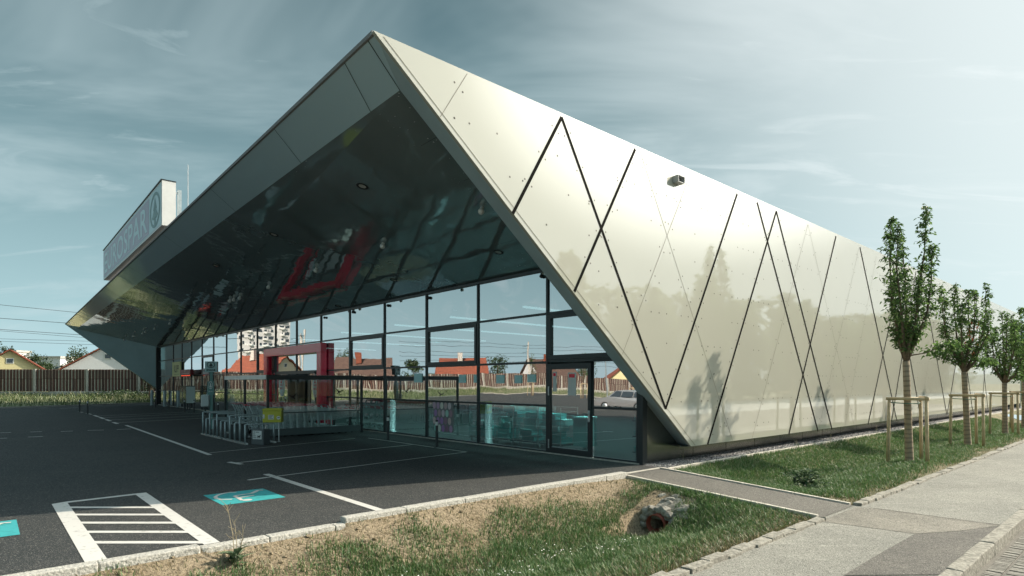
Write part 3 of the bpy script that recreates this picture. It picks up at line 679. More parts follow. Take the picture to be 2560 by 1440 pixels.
# glass front
S = [0, 1.30, 2.77, 5.54, 8.16, 10.79, 13.42, 16.01, 18.57]
while S[-1] < 44: S.append(S[-1]+2.56)
S[-1] = NL-NI-.15
ZR = [.04, 1.18, 2.26, 3.47, 4.56]
fp = lambda s, z, o=0.0: nt(NI+s, TF-o, z)
VENT = {0: 1, 3: 1, 5: 1, 9: 1, 13: 1}
def fbar(mb, s0, s1, z0, z1, d=.09, o=.0): mb.box(fp((s0+s1)/2, (z0+z1)/2, o), (s1-s0, d, z1-z0), (NV, TV, ZV))
def bay(i, s0, s1, rows, vent, lab=None):
    m_ = MB(); gl = MB()
    fbar(m_, s0-.030, s0+.030, 0, 4.60, .10)
    for z in rows: fbar(m_, s0+.032, s1-.032, z-.028, z+.028, .08)
    win = None
    for a, c in zip(rows, rows[1:]):
        x0, x1, y0, y1 = s0+.03, s1-.03, a+.028, c-.028
        if vent and abs(a-2.26) < .01:
            for p0, p1, q0, q1 in ((x0+.004, x1-.004, y0+.004, y0+.10), (x0+.004, x1-.004, y1-.10, y1-.004), (x0+.004, x0+.10, y0+.102, y1-.102), (x1-.10, x1-.004, y0+.102, y1-.102)): fbar(m_, p0, p1, q0, q1, .07, .03)
            x0, x1, y0, y1 = x0+.1, x1-.1, y0+.1, y1-.1
        tl = [random.uniform(-.0035, .0035) for _ in range(2)]            # no two panes sit perfectly flush
        gl.quad(fp(x0, y0, .01+tl[0]), fp(x0, y1, .01+tl[1]), fp(x1, y1, .01-tl[0]), fp(x1, y0, .01-tl[1]))
    w = m_.build('window', M_frame, bld); gl.build('pane', M_glass, w); return w
for i in range(len(S)-1):
    if i == 0:      # lower right of the door: fixed light; above it one wide vent light spans to the next mullion
        w = bay(0, S[0]+.03, S[1], ZR[:3], False)
    elif i == 1: pass
    elif i == 7: bay(7, S[7], S[8], ZR[2:], False)
    elif i == 8: bay(8, S[8], S[9], ZR[2:], False)
    else: bay(i, S[i], S[i+1], ZR, i in VENT)
# upper lights over the door
m_ = MB(); gl = MB()
fbar(m_, S[0]-.03, S[0]+.03, 2.3, 4.6, .10)
for z in (2.29, 3.47, 4.56): fbar(m_, S[0]+.032, S[2]-.032, z-.03, z+.03, .08)
for p0, p1, q0, q1 in ((.04, 2.73, 2.33, 2.43), (.04, 2.73, 3.34, 3.43), (.04, .14, 2.432, 3.338), (2.63, 2.73, 2.432, 3.338)): fbar(m_, p0, p1, q0, q1, .07, .03)
gl.quad(fp(.14, 2.42, .01), fp(.14, 3.35, .01), fp(2.64, 3.35, .01), fp(2.64, 2.42, .01)); w = m_.build('window', M_frame, bld); gl.build('pane', M_glass, w); gl = MB(); gl.quad(fp(.03, 3.5, .012), fp(.03, 4.53, .008), fp(2.74, 4.53, .01), fp(2.74, 3.5, .01)); gl.build('pane', M_glass, w)
# glazed side door
m_ = MB(); gl = MB()
for p0, p1, q0, q1 in ((1.335, 1.43, .03, 2.21), (2.645, 2.735, .03, 2.21), (1.432, 2.643, 2.08, 2.21), (1.432, 2.643, .03, .17)): fbar(m_, p0, p1, q0, q1, .07, .02)
gl.quad(fp(1.43, .17, .02), fp(1.43, 2.08, .02), fp(2.645, 2.08, .02), fp(2.645, .17, .02))
dr = m_.build('door', M_frame, bld); gl.build('pane', M_glass, dr)
h_ = MB(); h_.box(fp(1.385, 1.0, .065), (.05, .02, .22), (NV, TV, ZV)); h_.tube(fp(1.385, 1.04, .07), fp(1.385, 1.04, .12), .011); h_.tube(fp(1.385, 1.04, .118), fp(1.52, 1.04, .118), .011); h_.lathe(fp(1.385, .87, .062), [(.0, .012), (.03, .01), (.03, 0)], 12, -TV); h_.build('handle', M_steel, dr)
for z in (.25, 1.55): hb = MB(); hb.box(fp(2.69, z, .065), (.03, .02, .22), (NV, TV, ZV)); hb.build('hinge', M_steel, dr)
# base strip, head profile, jambs
m_ = MB(); fbar(m_, -.02, NL-NI, -.0, .03, .14); m_.build('sill', M_edging, bld)
m_ = MB(); fbar(m_, 0, NL-NI-.3, 4.535, 4.60, .12, .012); m_.build('head_profile', M_frame, bld)
m_ = MB(); m_.box(nt(NI-.06, TF+.02, .88), (.10, .16, 1.76), (NV, TV, ZV)); m_.build('corner_post', M_frame, bld)
m_ = MB(); m_.box(nt(NL-.05, TF-.02, 2.3), (.28, .3, 4.58), (NV, TV, ZV)); m_.build('corner_post', M_black, bld)
# motor contacts / detectors at the head of several panes
dd = [2.95, 8.0, 10.5, 13.1, 15.6]
for s in dd:
    d = MB(); d.lathe(fp(s, 4.42, .03), [(.0, .06), (.045, .055), (.05, 0)], 12, -TV); d.build('detector', M_black, bld, True)
# inside of the shop
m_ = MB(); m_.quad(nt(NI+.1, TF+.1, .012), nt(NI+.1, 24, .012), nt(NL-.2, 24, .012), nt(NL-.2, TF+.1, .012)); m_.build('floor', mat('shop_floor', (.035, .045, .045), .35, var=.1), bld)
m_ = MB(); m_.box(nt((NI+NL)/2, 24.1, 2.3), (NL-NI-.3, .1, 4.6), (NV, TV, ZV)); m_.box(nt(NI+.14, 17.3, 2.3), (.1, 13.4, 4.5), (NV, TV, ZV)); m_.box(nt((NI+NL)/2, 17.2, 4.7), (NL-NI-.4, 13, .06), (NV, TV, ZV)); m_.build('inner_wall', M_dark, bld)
for n in (10, 14, 18, 22, 27, 33, 40):
    m_ = MB(); m_.box(nt(n, 17.5, 4.2), (.10, 9.0, .06), (NV, TV, ZV)); m_.build('ceiling_lamp', mat('tube_light', (.8, .9, .9), .5, emit=((.85, .95, 1), .45)), bld)
    al = bpy.data.lights.new('ceiling_lamp_light', 'AREA'); al.shape = 'RECTANGLE'; al.size = .25; al.size_y = 12; al.energy = 300; al.color = (.80, 1, .98); al.spread = R(110)
    ao = bpy.data.objects.new('ceiling_lamp_light', al); C.objects.link(ao); ao.parent = bld; ao.location = nt(n, 16.9, 4.15)-bld.location; ao.rotation_euler = (0, 0, math.atan2(TV.y, TV.x)-math.pi/2)
al = bpy.data.lights.new('goods_fill_light', 'AREA'); al.shape = 'RECTANGLE'; al.size = 15; al.size_y = .1; al.energy = 380; al.color = (.80, 1, .98); al.spread = R(120)     # fill light added behind the head of the glass to brighten the goods
ao = bpy.data.objects.new('goods_fill_light', al); C.objects.link(ao); ao.parent = bld; ao.location = nt(NI+8, 10.85, 4.35)-bld.location; ao.rotation_euler = (-(TV*.45-ZV)).to_track_quat('Z', 'X').to_euler()
ao.rotation_euler = Matrix((NV, (NV.cross(-(TV*.45-ZV).normalized())*-1).normalized(), -(TV*.45-ZV).normalized())).transposed().to_euler()
# red portal round the entrance
s0, s1 = 15.4, 21.96
m_ = MB(); d_ = .25
for a, c in ((s0, s0+.42), (s1-.42, s1)): m_.box(fp((a+c)/2, 1.50, .05+d_/2), (c-a, d_, 3.0), (NV, TV, ZV))
m_.box(fp((s0+s1)/2, 3.19, .05+d_/2), (s1-s0, d_, .38), (NV, TV, ZV)); po = m_.build('entrance_portal', M_red, bld)
bv = po.modifiers.new('edge', 'BEVEL'); bv.width = .01
# entrance: frame, sliding leaves left half open, dark gap
m_ = MB(); gl = MB()
for s in (S[7]+.03+.52, 17.25, 19.55, S[9]-.03): fbar(m_, s-.03, s+.03, .03, 2.23)
fbar(m_, S[7]+.6, S[9]-.1, 2.14, 2.23, .12)
for a, c in ((15.98, 17.2), (19.6, 21.1)): gl.quad(fp(a, .05, .01), fp(a, 2.14, .01), fp(c, 2.14, .01), fp(c, .05, .01))
ed = m_.build('entrance_door', M_frame, bld); gl.build('pane', M_glass, ed)
for s in (16.55, 20.35):                                         # oval stickers
    b1, b2, b3 = MB(), MB(), MB(); c = fp(s, 1.62, .035); k = 20
    el = lambda rx, ry, o: [c-TV*o+NV*rx*math.cos(2*math.pi*i/k)*-1+ZV*ry*math.sin(2*math.pi*i/k) for i in range(k)]
    b1.quad(*el(.30, .50, 0)); b2.quad(*el(.25, .43, .003)); b3.quad(*el(.235, .41, .006))
    q = b1.build('door_sticker', M_paper, bld); b2.build('ring', M_red, q); b3.build('face', M_paper, q)
    b4 = MB(); fir_emblem(MB(), b4, c-TV*.010+ZV*.2, -NV, ZV, .16, .16, .0)
    text_into(b4, 'UHR', c-TV*.010+NV*.15-ZV*.02, -NV, ZV, .09, .3, 0); text_into(b4, 'BIS', c-TV*.010+NV*.15-ZV*.17, -NV, ZV, .09, .3, 0); b4.build('lettering', M_red, q)

# ------------------------------------------------------------------ roof sign and lightning rod
Q0, Q1 = at(404, 562, 18.2), at(258, 700, 28.0); zb, zt = 6.60, 7.98
Q0.z = Q1.z = zb; dS = (Q1-Q0); Ls = dS.length; dS.normalize(); nS = Vector((-dS.y, dS.x, 0)); nS = nS if nS.y < 0 else -nS
rs = thing('roof_sign', 'long slanting rooftop lightbox sign reading EUROSPAR with a fir tree emblem', 'sign', Q0)
b = MB(); b.box((Q0+Q1)/2+ZV*.69-nS*.20, (Ls, .38, zt-zb), (dS, nS, ZV)); b.build('box', M_alu, rs)
b = MB(); x0, x1 = 1.92, Ls-.12; pt = lambda x, z, o: Q0+dS*x+ZV*z+nS*(o-.01)
b.quad(pt(.06, .05, .004), pt(Ls-.05, .05, .004), pt(Ls-.05, 1.33, .004), pt(.06, 1.33, .004)); f0 = b.build('face', mat('sign_pale', (.52, .70, .74), .35), rs)
b = MB(); b.quad(pt(2.0, .10, .008), pt(Ls-.1, .10, .008), pt(Ls-.1, 1.27, .008), pt(2.0, 1.27, .008)); b.build('band', mat('sign_mauve', (.36, .32, .42), .35), rs)
b = MB(); text_into(b, 'EUROSPAR', pt(Ls-.45, .22, .012), -dS, ZV, .92, Ls-2.75, 0)
b.build('lettering', MATS['sign_pale'], rs)
b, b2 = MB(), MB(); fir_emblem(b, b2, pt(1.03, .68, .012), -dS, ZV, .78, .56, 0); M_emb = mat('emblem_green', (.13, .26, .26), .4); b.build('emblem_ring', M_emb, rs); b2.build('emblem_fir', M_emb, rs)
b = MB()
for x in (.15, 4.4, 8.7, 12.7): b.box(Q0+dS*x-nS*.52+ZV*.45, (.10, .10, 1.5), (dS, nS, ZV)); b.span(Q0+dS*x-nS*.39+ZV*1.1, Q0+dS*x-nS*.47+ZV*1.1, .06, .06); b.span(Q0+dS*x-nS*.39+ZV*.1, Q0+dS*x-nS*.47+ZV*.1, .06, .06)
b.build('bracket', M_steel, rs)
b = MB(); b.box((Q0+Q1)/2+ZV*1.40-nS*.19, (Ls+.02, .42, .03), (dS, nS, ZV)); b.build('cap', M_frame, rs)
p = at(470, 560, 28); p.z = ZT+.04; lr = MB(); lr.tube(p, p+ZV*(at(473, 412, 28).z-p.z), .022, .012, 6); lr.lathe(p, [(.16, 0), (.16, .08), (.05, .1)], 12)
tag(lr.build('lightning_rod', M_alu), 'thin white lightning rod standing on the roof beside the rooftop sign', 'lightning rod')

# ================================================================== SITE OBJECTS
# ------------------------------------------------------------------ trolley shelter
sh0, sh1, tt0, tt1 = 19.2, 23.6, 6.75, 10.0
shelter = thing('trolley_shelter', 'glass walled trolley shelter with dark flat roof frame in front of the red portal', 'shelter', nt(19.2, 6.75, 0))
hT = 1.99
m_ = MB()
for n, t in ((sh0, tt0), (sh0, tt1), (sh1, tt0), (sh1, tt1), ((sh0+sh1)/2, tt0), ((sh0+sh1)/2, tt1)): m_.box(nt(n, t, hT/2), (.07, .07, hT), (NV, TV, ZV))
m_.build('post', M_frame, shelter)
m_ = MB(); m_.box(nt(sh0, (tt0+tt1)/2, hT-.06), (.09, tt1-tt0+.09, .13), (NV, TV, ZV)); m_.box(nt(sh1, (tt0+tt1)/2, hT-.06), (.09, tt1-tt0+.09, .13), (NV, TV, ZV))
m_.box(nt((sh0+sh1)/2, tt1, hT-.06), (sh1-sh0-.1, .09, .13), (NV, TV, ZV)); m_.build('roof_beam', M_frame, shelter)
m_ = MB(); m_.box(nt((sh0+sh1)/2, tt0, hT-.06), (sh1-sh0-.1, .10, .14), (NV, TV, ZV)); m_.build('gutter', M_alu, shelter)
m_ = MB(); m_.box(nt((sh0+sh1)/2, (tt0+tt1)/2, hT+.015), (sh1-sh0+.04, tt1-tt0+.04, .012), (NV, TV, ZV)); m_.build('roof_pane', M_clear, shelter)
m_ = MB(); m_.box(nt(sh0, (tt0+tt1)/2, .16), (.05, tt1-tt0-.08, .22), (NV, TV, ZV)); m_.build('kick_rail', mat('rail_grey', (.12, .15, .15), .5, .3), shelter)
m_ = MB(); m_.box(nt(sh0-.01, (tt0+tt1)/2, .78), (.03, tt1-tt0-.08, .035), (NV, TV, ZV)); m_.build('hand_rail', MATS['rail_grey'], shelter)
m_ = MB(); m_.box(nt(sh1, (tt0+tt1)/2, .16), (.05, tt1-tt0-.08, .22), (NV, TV, ZV)); m_.build('kick_rail', MATS['rail_grey'], shelter)
for a, c in ((tt0+.05, 7.85), (7.87, 8.93), (8.95, tt1-.05)):
    m_ = MB(); m_.quad(nt(sh0-.005, a, .3), nt(sh0-.005, c, .3), nt(sh0-.005, c, 1.86), nt(sh0-.005, a, 1.86)); m_.build('glass_pane', M_clear, shelter)
for a, c in ((sh0+.05, 20.6), (20.62, 22.0), (22.02, sh1-.05)):
    m_ = MB(); m_.quad(nt(a, tt0-.005, .35), nt(a, tt0-.005, 1.86), nt(c, tt0-.005, 1.86), nt(c, tt0-.005, .35)); m_.build('glass_pane', M_clear, shelter)
def bird(c, right, up, sz, flip):
    b = MB(); P = [(-1, .35), (-.55, .30), (-.2, .05), (.05, .12), (.5, .55), (1, .75), (.45, .2), (.22, -.1), (.5, -.45), (.3, -.5), (.05, -.25), (-.25, -.12), (-.6, .12)]
    b.quad(*[c+right*(x*sz*flip)+up*(y*sz) for x, y in (P if flip > 0 else P[::-1])][::-1]); b.build('bird_sticker', M_black, shelter)
for t, z, f in ((7.55, 1.30, 1), (9.15, 1.45, -1)): bird(nt(sh0-.012, t, z), TV, ZV, .17, f)
for n, z, f in ((20.0, 1.4, 1), (21.3, 1.35, -1), (22.7, 1.4, 1)): bird(nt(n, tt0-.012, z), -NV, ZV, .12, f)

# ------------------------------------------------------------------ trolleys, in rows nosing towards the glass front
M_cart = mat('trolley_wire', (.72, .78, .78), .35, .1)
def rod(b, p, q, w=.012): b.tube(p, q, w/2, seg=4, cap=False)
def make_cart():
    root = thing('shopping_trolley', 'x', 'shopping trolley')
    bk = MB(); V3 = Vector
    rear, nose = -.42, .46
    top = lambda x, s: V3((x, s*(.27-.05*(x-rear)/.88), .86-.06*(x-rear)/.88)); bot = lambda x, s: V3((x*.92, s*(.22-.05*(x-rear)/.88), .47+.10*(x-rear)/.88))
    for f in (0, .33, .66, 1):
        P = lambda x, s: bot(x, s).lerp(top(x, s), f)
        for s in (-1, 1): rod(bk, P(rear, s), P(nose, s), .036 if f == 1 else .012)
        rod(bk, P(nose, -1), P(nose, 1), .036 if f == 1 else .012)
    for k in range(8):
        x = rear+.88*k/7
        for s in (-1, 1): rod(bk, bot(x, s), top(x, s), .010)
        rod(bk, bot(x, -1), bot(x, 1), .010)
    for k in range(6): q = -1+2*k/5; rod(bk, bot(nose, 1)*(.5+q/2)+bot(nose, -1)*(.5-q/2), top(nose, 1)*(.5+q/2)+top(nose, -1)*(.5-q/2), .012)
    bk.build('basket', M_cart, root)
    fr = MB()
    for s in (-1, 1):
        fr.path([V3((-.55, s*.26, .98)), V3((-.42, s*.26, .72)), V3((-.40, s*.26, .22)), V3((-.36, s*.25, .16)), V3((.42, s*.17, .18))], .024, 5)
        for x, y in ((-.36, .25), (.40, .17)): fr.tube(V3((x, s*y, .17)), V3((x, s*y, .10)), .012, seg=5)
    rod(fr, V3((.42, -.17, .18)), V3((.42, .17, .18)), .02); rod(fr, V3((-.4, -.26, .3)), V3((-.4, .26, .3)), .02)
    fr.build('chassis', M_cart, root)
    h = MB(); h.tube(V3((-.56, -.29, .99)), V3((-.56, .29, .99)), .020, seg=8); h.box(V3((-.56, 0, .995)), (.05, .12, .05)); h.build('handle', mat('handle_red', (.36, .01, .035), .35), root)
    pt_ = MB(); pt_.box(V3((.475, 0, .80)), (.012, .34, .10)); pt_.build('front_plate', MATS['handle_red'], root)
    for x, y in ((-.36, .25), (-.36, -.25), (.40, .17), (.40, -.17)):
        w = MB(); w.lathe(V3((x, y-.015, .06)), [(.0, 0), (.055, .002), (.06, .008), (.06, .022), (.055, .028), (0, .03)], 12, V3((0, 1, 0))); w.build('wheel', M_black, root, True)
    root['group'] = 'shopping trolleys nested in the glass shelter'
    return root
cart0 = make_cart(); first = True
rz = math.atan2(TV.y, TV.x)
ORD = ['first', 'second', 'third', 'fourth', 'fifth', 'sixth', 'seventh', 'eighth', 'ninth']
ROWS = ['row by the front glass', 'second row', 'third row', 'fourth row', 'fifth row', 'farthest row']
for rw in range(6):
    for k in range(8 if rw % 2 else 9):
        loc = nt(19.62+.70*rw+random.uniform(-.02, .02), 9.35-.235*k-.12*(rw % 3), .0)
        lab = ('wire trolley, front one of the %s in the shelter' % ROWS[rw]) if k == 0 else ('wire trolley, %s behind the front, %s in the shelter' % (ORD[k-1], ROWS[rw]))
        if first: cart0.location = loc; cart0.rotation_euler = (0, 0, rz); cart0['label'] = lab; first = False
        else: dup(cart0, loc, rz+random.uniform(-.02, .02), lab)

# ------------------------------------------------------------------ bicycle racks
def rack(n0, n1, cnt, label):
    root = thing('bicycle_rack', label, 'bicycle rack', nt(n0, 5.55, 0), 'bicycle racks beside the trolley shelter')
    b = MB(); b.box(nt((n0+n1)/2, 5.55, .025), (n1-n0, .08, .05), (NV, TV, ZV)); b.box(nt((n0+n1)/2, 6.35, .025), (n1-n0, .06, .05), (NV, TV, ZV)); b.build('base_rail', M_steel, root)
    for k in range(cnt):
        n = n0+.12+(n1-n0-.24)*k/(cnt-1); h = .56 if k % 2 == 0 else .76; b = MB()
        b.tube(nt(n, 5.55, .05), nt(n, 5.55, h), .030, seg=10); b.path([nt(n, 5.55, h-.02), nt(n, 5.57, h), nt(n, 6.33, h+.01), nt(n, 6.36, h-.03)], .022, 8); b.tube(nt(n, 6.35, .05), nt(n, 6.35, h), .028, seg=8)
        b.build('hoop', mat('rack_grey', (.38, .45, .46), .45, .3), root, True)
rack(17.45, 19.55, 5, 'silver hooped bicycle rack nearer the small dog sign box')
rack(19.75, 22.0, 6, 'silver hooped bicycle rack nearer the green fir sign post')
# dark box with the dog sign
p = gp(638, 1112); t = p.dot(TV); n = p.dot(NV)
root = thing('sign_box', 'dark grey box with white notice asking dogs to wait, by the racks', 'sign box', nt(n, t+.1, 0))
fz = Vector((-.35, -.94, 0)).normalized(); rg = ZV.cross(fz)*1.0
rg = Vector((.94, -.35, 0))
b = MB(); b.box(nt(n, t+.15, .22), (.44, .26, .44), (rg, fz, ZV)); o = b.build('box', mat('box_grey', (.09, .105, .11), .5), root); o.modifiers.new('edge', 'BEVEL').width = .012
c = nt(n, t+.15, .22)+fz*.135
b = MB(); b.quad(*[c+rg*x+ZV*y for x, y in ((-.16, -.06), (.16, -.06), (.16, .18), (-.16, .18))]); b.build('notice', M_paper, root)
b = MB()
for k, s in enumerate(('Wir müssen', 'hier', 'leider', 'draußen')): pass
for k, s in enumerate(('Wir dürfen', 'hier', 'nicht', 'hinein!')): text_into(b, s, c+fz*.003-rg*.14+ZV*(.125-.052*k), rg, ZV, .034, None, .001)
dg = [(0, 0), (.03, .0), (.03, .03), (.07, .035), (.075, .0), (.10, 0), (.095, .06), (.12, .10), (.09, .105), (.07, .075), (.02, .07), (-.02, .09), (0, .05)]
b.quad(*[c+fz*.004+rg*(.02+x*.95)+ZV*(-.03+y*.9) for x, y in dg]); b.build('lettering', M_black, root)
# second dark box among the racks
root = thing('bin_box', 'plain dark grey box standing between the silver rack hoops', 'box', nt(19.6, 6.0, 0)); b = MB(); b.box(nt(19.65, 6.0, .22), (.2, .5, .42), (NV, TV, ZV)); b.build('body', MATS['box_grey'], root); b = MB(); b.box(nt(19.65, 6.0, .44), (.22, .52, .02), (NV, TV, ZV)); b.build('lid', M_frame, root)
# olive yellow collecting box on two legs
p = gp(683, 1104.5); root = thing('collection_box', 'olive yellow collection box on two thin legs, at the shelter corner', 'collection box', p)
rg, fz = Vector((.985, .17, 0)).normalized(), Vector((.17, -.985, 0)).normalized()
b = MB(); b.box(p+ZV*.755, (.53, .30, .35), (rg, fz, ZV)); o = b.build('body', M_yellow, root); o.modifiers.new('edge', 'BEVEL').width = .012
b = MB(); b.box(p+ZV*.955, (.55, .32, .045), (rg, fz, ZV)); b.box(p+ZV*.985, (.50, .27, .02), (rg, fz, ZV)); b.build('lid', M_yellow, root)
for x in (-.19, .17):
    b = MB(); b.tube(p+rg*x+fz*.05, p+rg*x+fz*.05+ZV*.60, .016); b.lathe(p+rg*x+fz*.05, [(.045, 0), (.045, .012), (.018, .018)], 10); b.build('leg', M_steel, root)
b = MB(); c = p+fz*.153+ZV*.74
for x, z, w_, h2 in ((-.03, 0, .16, .13), (-.235, .02, .05, .12)): b.quad(*[c+rg*(x+a*w_/2)+ZV*(z+q*h2/2) for a, q in ((-1, -1), (1, -1), (1, 1), (-1, 1))])
b.quad(*[c+rg*(.18+.055*math.cos(k*.4488))+ZV*(-.02+.05*math.sin(k*.4488)) for k in range(14)]); lb_ = b.build('notice', M_paper, root)
b = MB()
for k in range(4): b.quad(*[c+fz*.002+rg*(-.03+x)+ZV*(.045-.028*k+z) for x, z in ((-.065, -.006), (.06-.02*(k % 3), -.006), (.06-.02*(k % 3), .004), (-.065, .004))])
b.quad(*[c+fz*.002+rg*(.18+x)+ZV*(-.02+z) for x, z in ((-.035, -.012), (.03, -.004), (.035, .016), (-.02, .012))]); b.build('print', M_black, lb_)

# ------------------------------------------------------------------ green post with the fir tree sign
p = gp(529, 1072); post_g = mat('post_green', (.12, .26, .24), .45); sgn_p = mat('sign_teal', (.35, .52, .52), .4)
root = thing('sign_post', 'green post carrying a pale square sign with fir tree emblem reading SPAR', 'sign post', p)
rg = Vector((math.cos(R(22)), -math.sin(R(22)), 0)); rg = Vector((.97, .25, 0)).normalized(); fz = Vector((.25, -.97, 0)).normalized()
b = MB(); b.box(p+ZV*1.1, (.11, .11, 2.2), (rg, fz, ZV)); b.build('post', post_g, root)
b = MB(); b.box(p+ZV*2.36+rg*.0, (.42, .20, .40), (rg, fz, ZV)); o = b.build('sign_box', sgn_p, root)
c = p+ZV*2.40+fz*.104; b, b2 = MB(), MB(); fir_emblem(b, b2, c+ZV*.03, rg, ZV, .14, .12, .003); M_ed = mat('emblem_dark', (.008, .03, .03), .4); q = b.build('emblem_ring', M_ed, o); b2.build('emblem_fir', M_ed, o)
b = MB(); b.quad(*[c+rg*x+ZV*y+fz*.002 for x, y in ((-.15, -.20), (.15, -.20), (.15, -.135), (-.15, -.135))]); q = b.build('name_strip', M_ed, o); b = MB(); text_into(b, 'SPAR', c+rg*-.12-ZV*.188+fz*.005, rg, ZV, .042, .24, 0); b.build('lettering', sgn_p, o)
cl_ = p+ZV*2.40-rg*.212
b, b2 = MB(), MB(); fir_emblem(b, b2, cl_+ZV*.03, -fz if False else fz*1.0, ZV, .07, .12, -.003); b.build('emblem_ring', M_paper, o); b2.build('emblem_fir', M_paper, o)
b = MB(); b.box(p+ZV*1.55-rg*.02, (.23, .13, .52), (rg, fz, ZV)); o2 = b.build('info_panel', post_g, root)
b, b2 = MB(), MB(); fir_emblem(b, b2, p+ZV*1.66-rg*.02+fz*.068, rg, ZV, .075, .15, .002); b.build('emblem_ring', M_paper, o2); b2.build('emblem_fir', M_paper, o2)
b = MB(); text_into(b, 'SPAR', p+ZV*1.40-rg*.09+fz*.07, rg, ZV, .045, .14, 0); b.build('lettering', M_paper, o2)
b = MB(); b.box(p+ZV*1.07-rg*.20, (.30, .26, .46), (rg, fz, ZV)); o3 = b.build('dispenser', mat('dispenser_grey', (.50, .56, .55), .35), root); o3.modifiers.new('edge', 'BEVEL').width = .035

# ------------------------------------------------------------------ bollards
def bollard(loc):
    root = thing('bollard', 'x', 'bollard', loc, 'slim black bollards with white bands'); b = MB(); b.tube(loc, loc+ZV*.60, .038, seg=12); b.lathe(loc+ZV*.60, [(.038, .10), (.038, .135), (.03, .15), (0, .152)], 12); b.lathe(loc, [(.075, 0), (.075, .012), (.04, .016)], 12); b.build('post', mat('bollard_black', (.03, .035, .037), .45), root)
    b = MB(); b.lathe(loc+ZV*.60, [(.039, 0), (.039, .10)], 12); b.build('band', M_paper, root); return root
bl = [(970, 1101, 'black bollard with white band before the glass, nearer the trolley shelter'), (1092, 1119, 'black bollard with white band in front of the egg poster'), (199, 1030, 'black bollard at the outer end of the far parking bays'), (219, 1035, 'black bollard just nearer than its twin at the far bays'),
      (388, 1018, 'black bollard beside the far corner of the glass front'), (422, 1023, 'black bollard under the yellow salon sign'), (461, 1030, 'black bollard in front of the red sign machine'), (485, 1032, 'black bollard between the machine and the green sign post'), (513, 1036, 'black bollard close behind the white dispenser'), (545, 1041, 'black bollard behind the shelter\'s far corner')]
b0 = None
for u, v, lab in bl:
    q = gp(u, v)
    if b0 is None: b0 = bollard(q); b0['label'] = lab
    else: dup(b0, q, None, lab)
for u, v, h, lab in ((380, 1013, 1.18, 'thick pale grey guard post outside the corner of the glass front'), (412, 1016, 1.18, 'thick pale grey guard post left of the yellow salon sign'), (446, 1018, 1.18, 'thick pale grey guard post under the yellow salon sign'),
                     (982, 1078, 1.12, 'thick pale grey guard post between trolley shelter and egg poster'), (1222, 1106, 1.12, 'thick pale grey guard post beside the tall roll containers')):
    q = gp(u, v)
    if u > 900: q = on_plane(u, v, TV, TF+.35); q.z = 0.012
    b = MB(); b.lathe(q, [(.14, 0), (.14, .01), (.10, .012), (.10, h-.02), (.085, h), (0, h+.004)], 18); tag(b.build('guard_post', M_greypost, None, True), lab, 'guard post', 'thick pale grey guard posts')

# ------------------------------------------------------------------ signs and machine at the far entrance
fpx = lambda u, v, o=.02: on_plane(u, v, TV, TF-o)
def flat_sign(name, label, cat, u0, v0, u1, v1, m, proud=.06, off=.07):
    a = fpx(u0, (v0+v1)/2, off); c = fpx(u1, (v0+v1)/2, off); zt_, zb_ = fpx((u0+u1)/2, v0, off).z, fpx((u0+u1)/2, v1, off).z
    ct = (a+c)/2; ct.z = (zt_+zb_)/2; w_ = (c-a).length; h_2 = zt_-zb_
    root = thing(name, label, cat, Vector((ct.x, ct.y, zb_))); b = MB(); b.box(ct-TV*proud/2, (w_, proud, h_2), (NV, TV, ZV)); b.build('panel', m, root)
    return root, ct-TV*(proud+.004), w_, h_2
rg = -NV
root, c, w_, h_2 = flat_sign('salon_sign', 'pale yellow panel sign reading KLIPP on the far glass front', 'sign', 433, 905, 454, 941, mat('pale_yellow', (.55, .56, .25), .5))
b = MB(); text_into(b, 'KLIPP', c-rg*w_*.28-ZV*h_2*.22, rg, ZV, h_2*.50, w_*.56, 0); b.quad(*[c+rg*w_*x+ZV*h_2*y for x, y in ((-.3, -.36), (.3, -.36), (.3, -.34), (-.3, -.34))]); b.build('lettering', mat('sign_brown', (.03, .03, .02), .5), root)
root, c, w_, h_2 = flat_sign('lottery_sign', 'dark red sign reading LOTTERIEN above the vending machine', 'sign', 458, 924, 484, 937, mat('sign_red', (.20, .008, .016), .4), .2, .25)
b = MB(); text_into(b, 'LOTTERIEN', c-rg*w_*.36-ZV*h_2*.38, rg, ZV, h_2*.16, w_*.74, 0)
for k in range(4):
    a = k*math.pi/2+.5; q = c+ZV*h_2*.12+(rg*math.cos(a)+ZV*math.sin(a))*h_2*.13; b.quad(*[q+(rg*math.cos(i*1.047)+ZV*math.sin(i*1.047))*h_2*.09 for i in range(6)])
b.build('lettering', M_paper, root)
b = MB(); b.box(c+TV*.08-ZV*h_2*.66, (w_*.84, .1, h_2*.24), (NV, TV, ZV)); q = b.build('display', M_black, root); b = MB()
for k in range(9): x = -.40+.1*k; b.quad(*[c+TV*.026-ZV*h_2*.66+rg*w_*(x+a)+ZV*h_2*e for a, e in ((0, -.07), (.055, -.07), (.055, .07), (0, .07))])
b.build('digits', mat('led_red', (.5, .03, .02), .5, emit=((1, .08, .03), 1.4)), q)
root, c, w_, h_2 = flat_sign('shop_sign', 'grey panel sign with dark red foot right of the red lottery sign', 'sign', 509, 921, 524, 938, mat('sign_grey', (.42, .40, .41), .5))
b = MB(); b.quad(*[c+rg*w_*x+ZV*h_2*y for x, y in ((-.5, -.5), (.5, -.5), (.5, -.3), (-.5, -.3))]); b.build('foot_band', MATS['sign_red'], root); b = MB(); text_into(b, 'BIS 30T', c-rg*w_*.42+ZV*h_2*.12, rg, ZV, h_2*.16, w_*.7, 0); b.build('lettering', M_black, root)
p = gp(487, 1024); p = nt(p.dot(NV), 9.9); root = thing('vending_machine', 'dark green glossy vending machine on short legs before the far doors', 'vending machine', p)
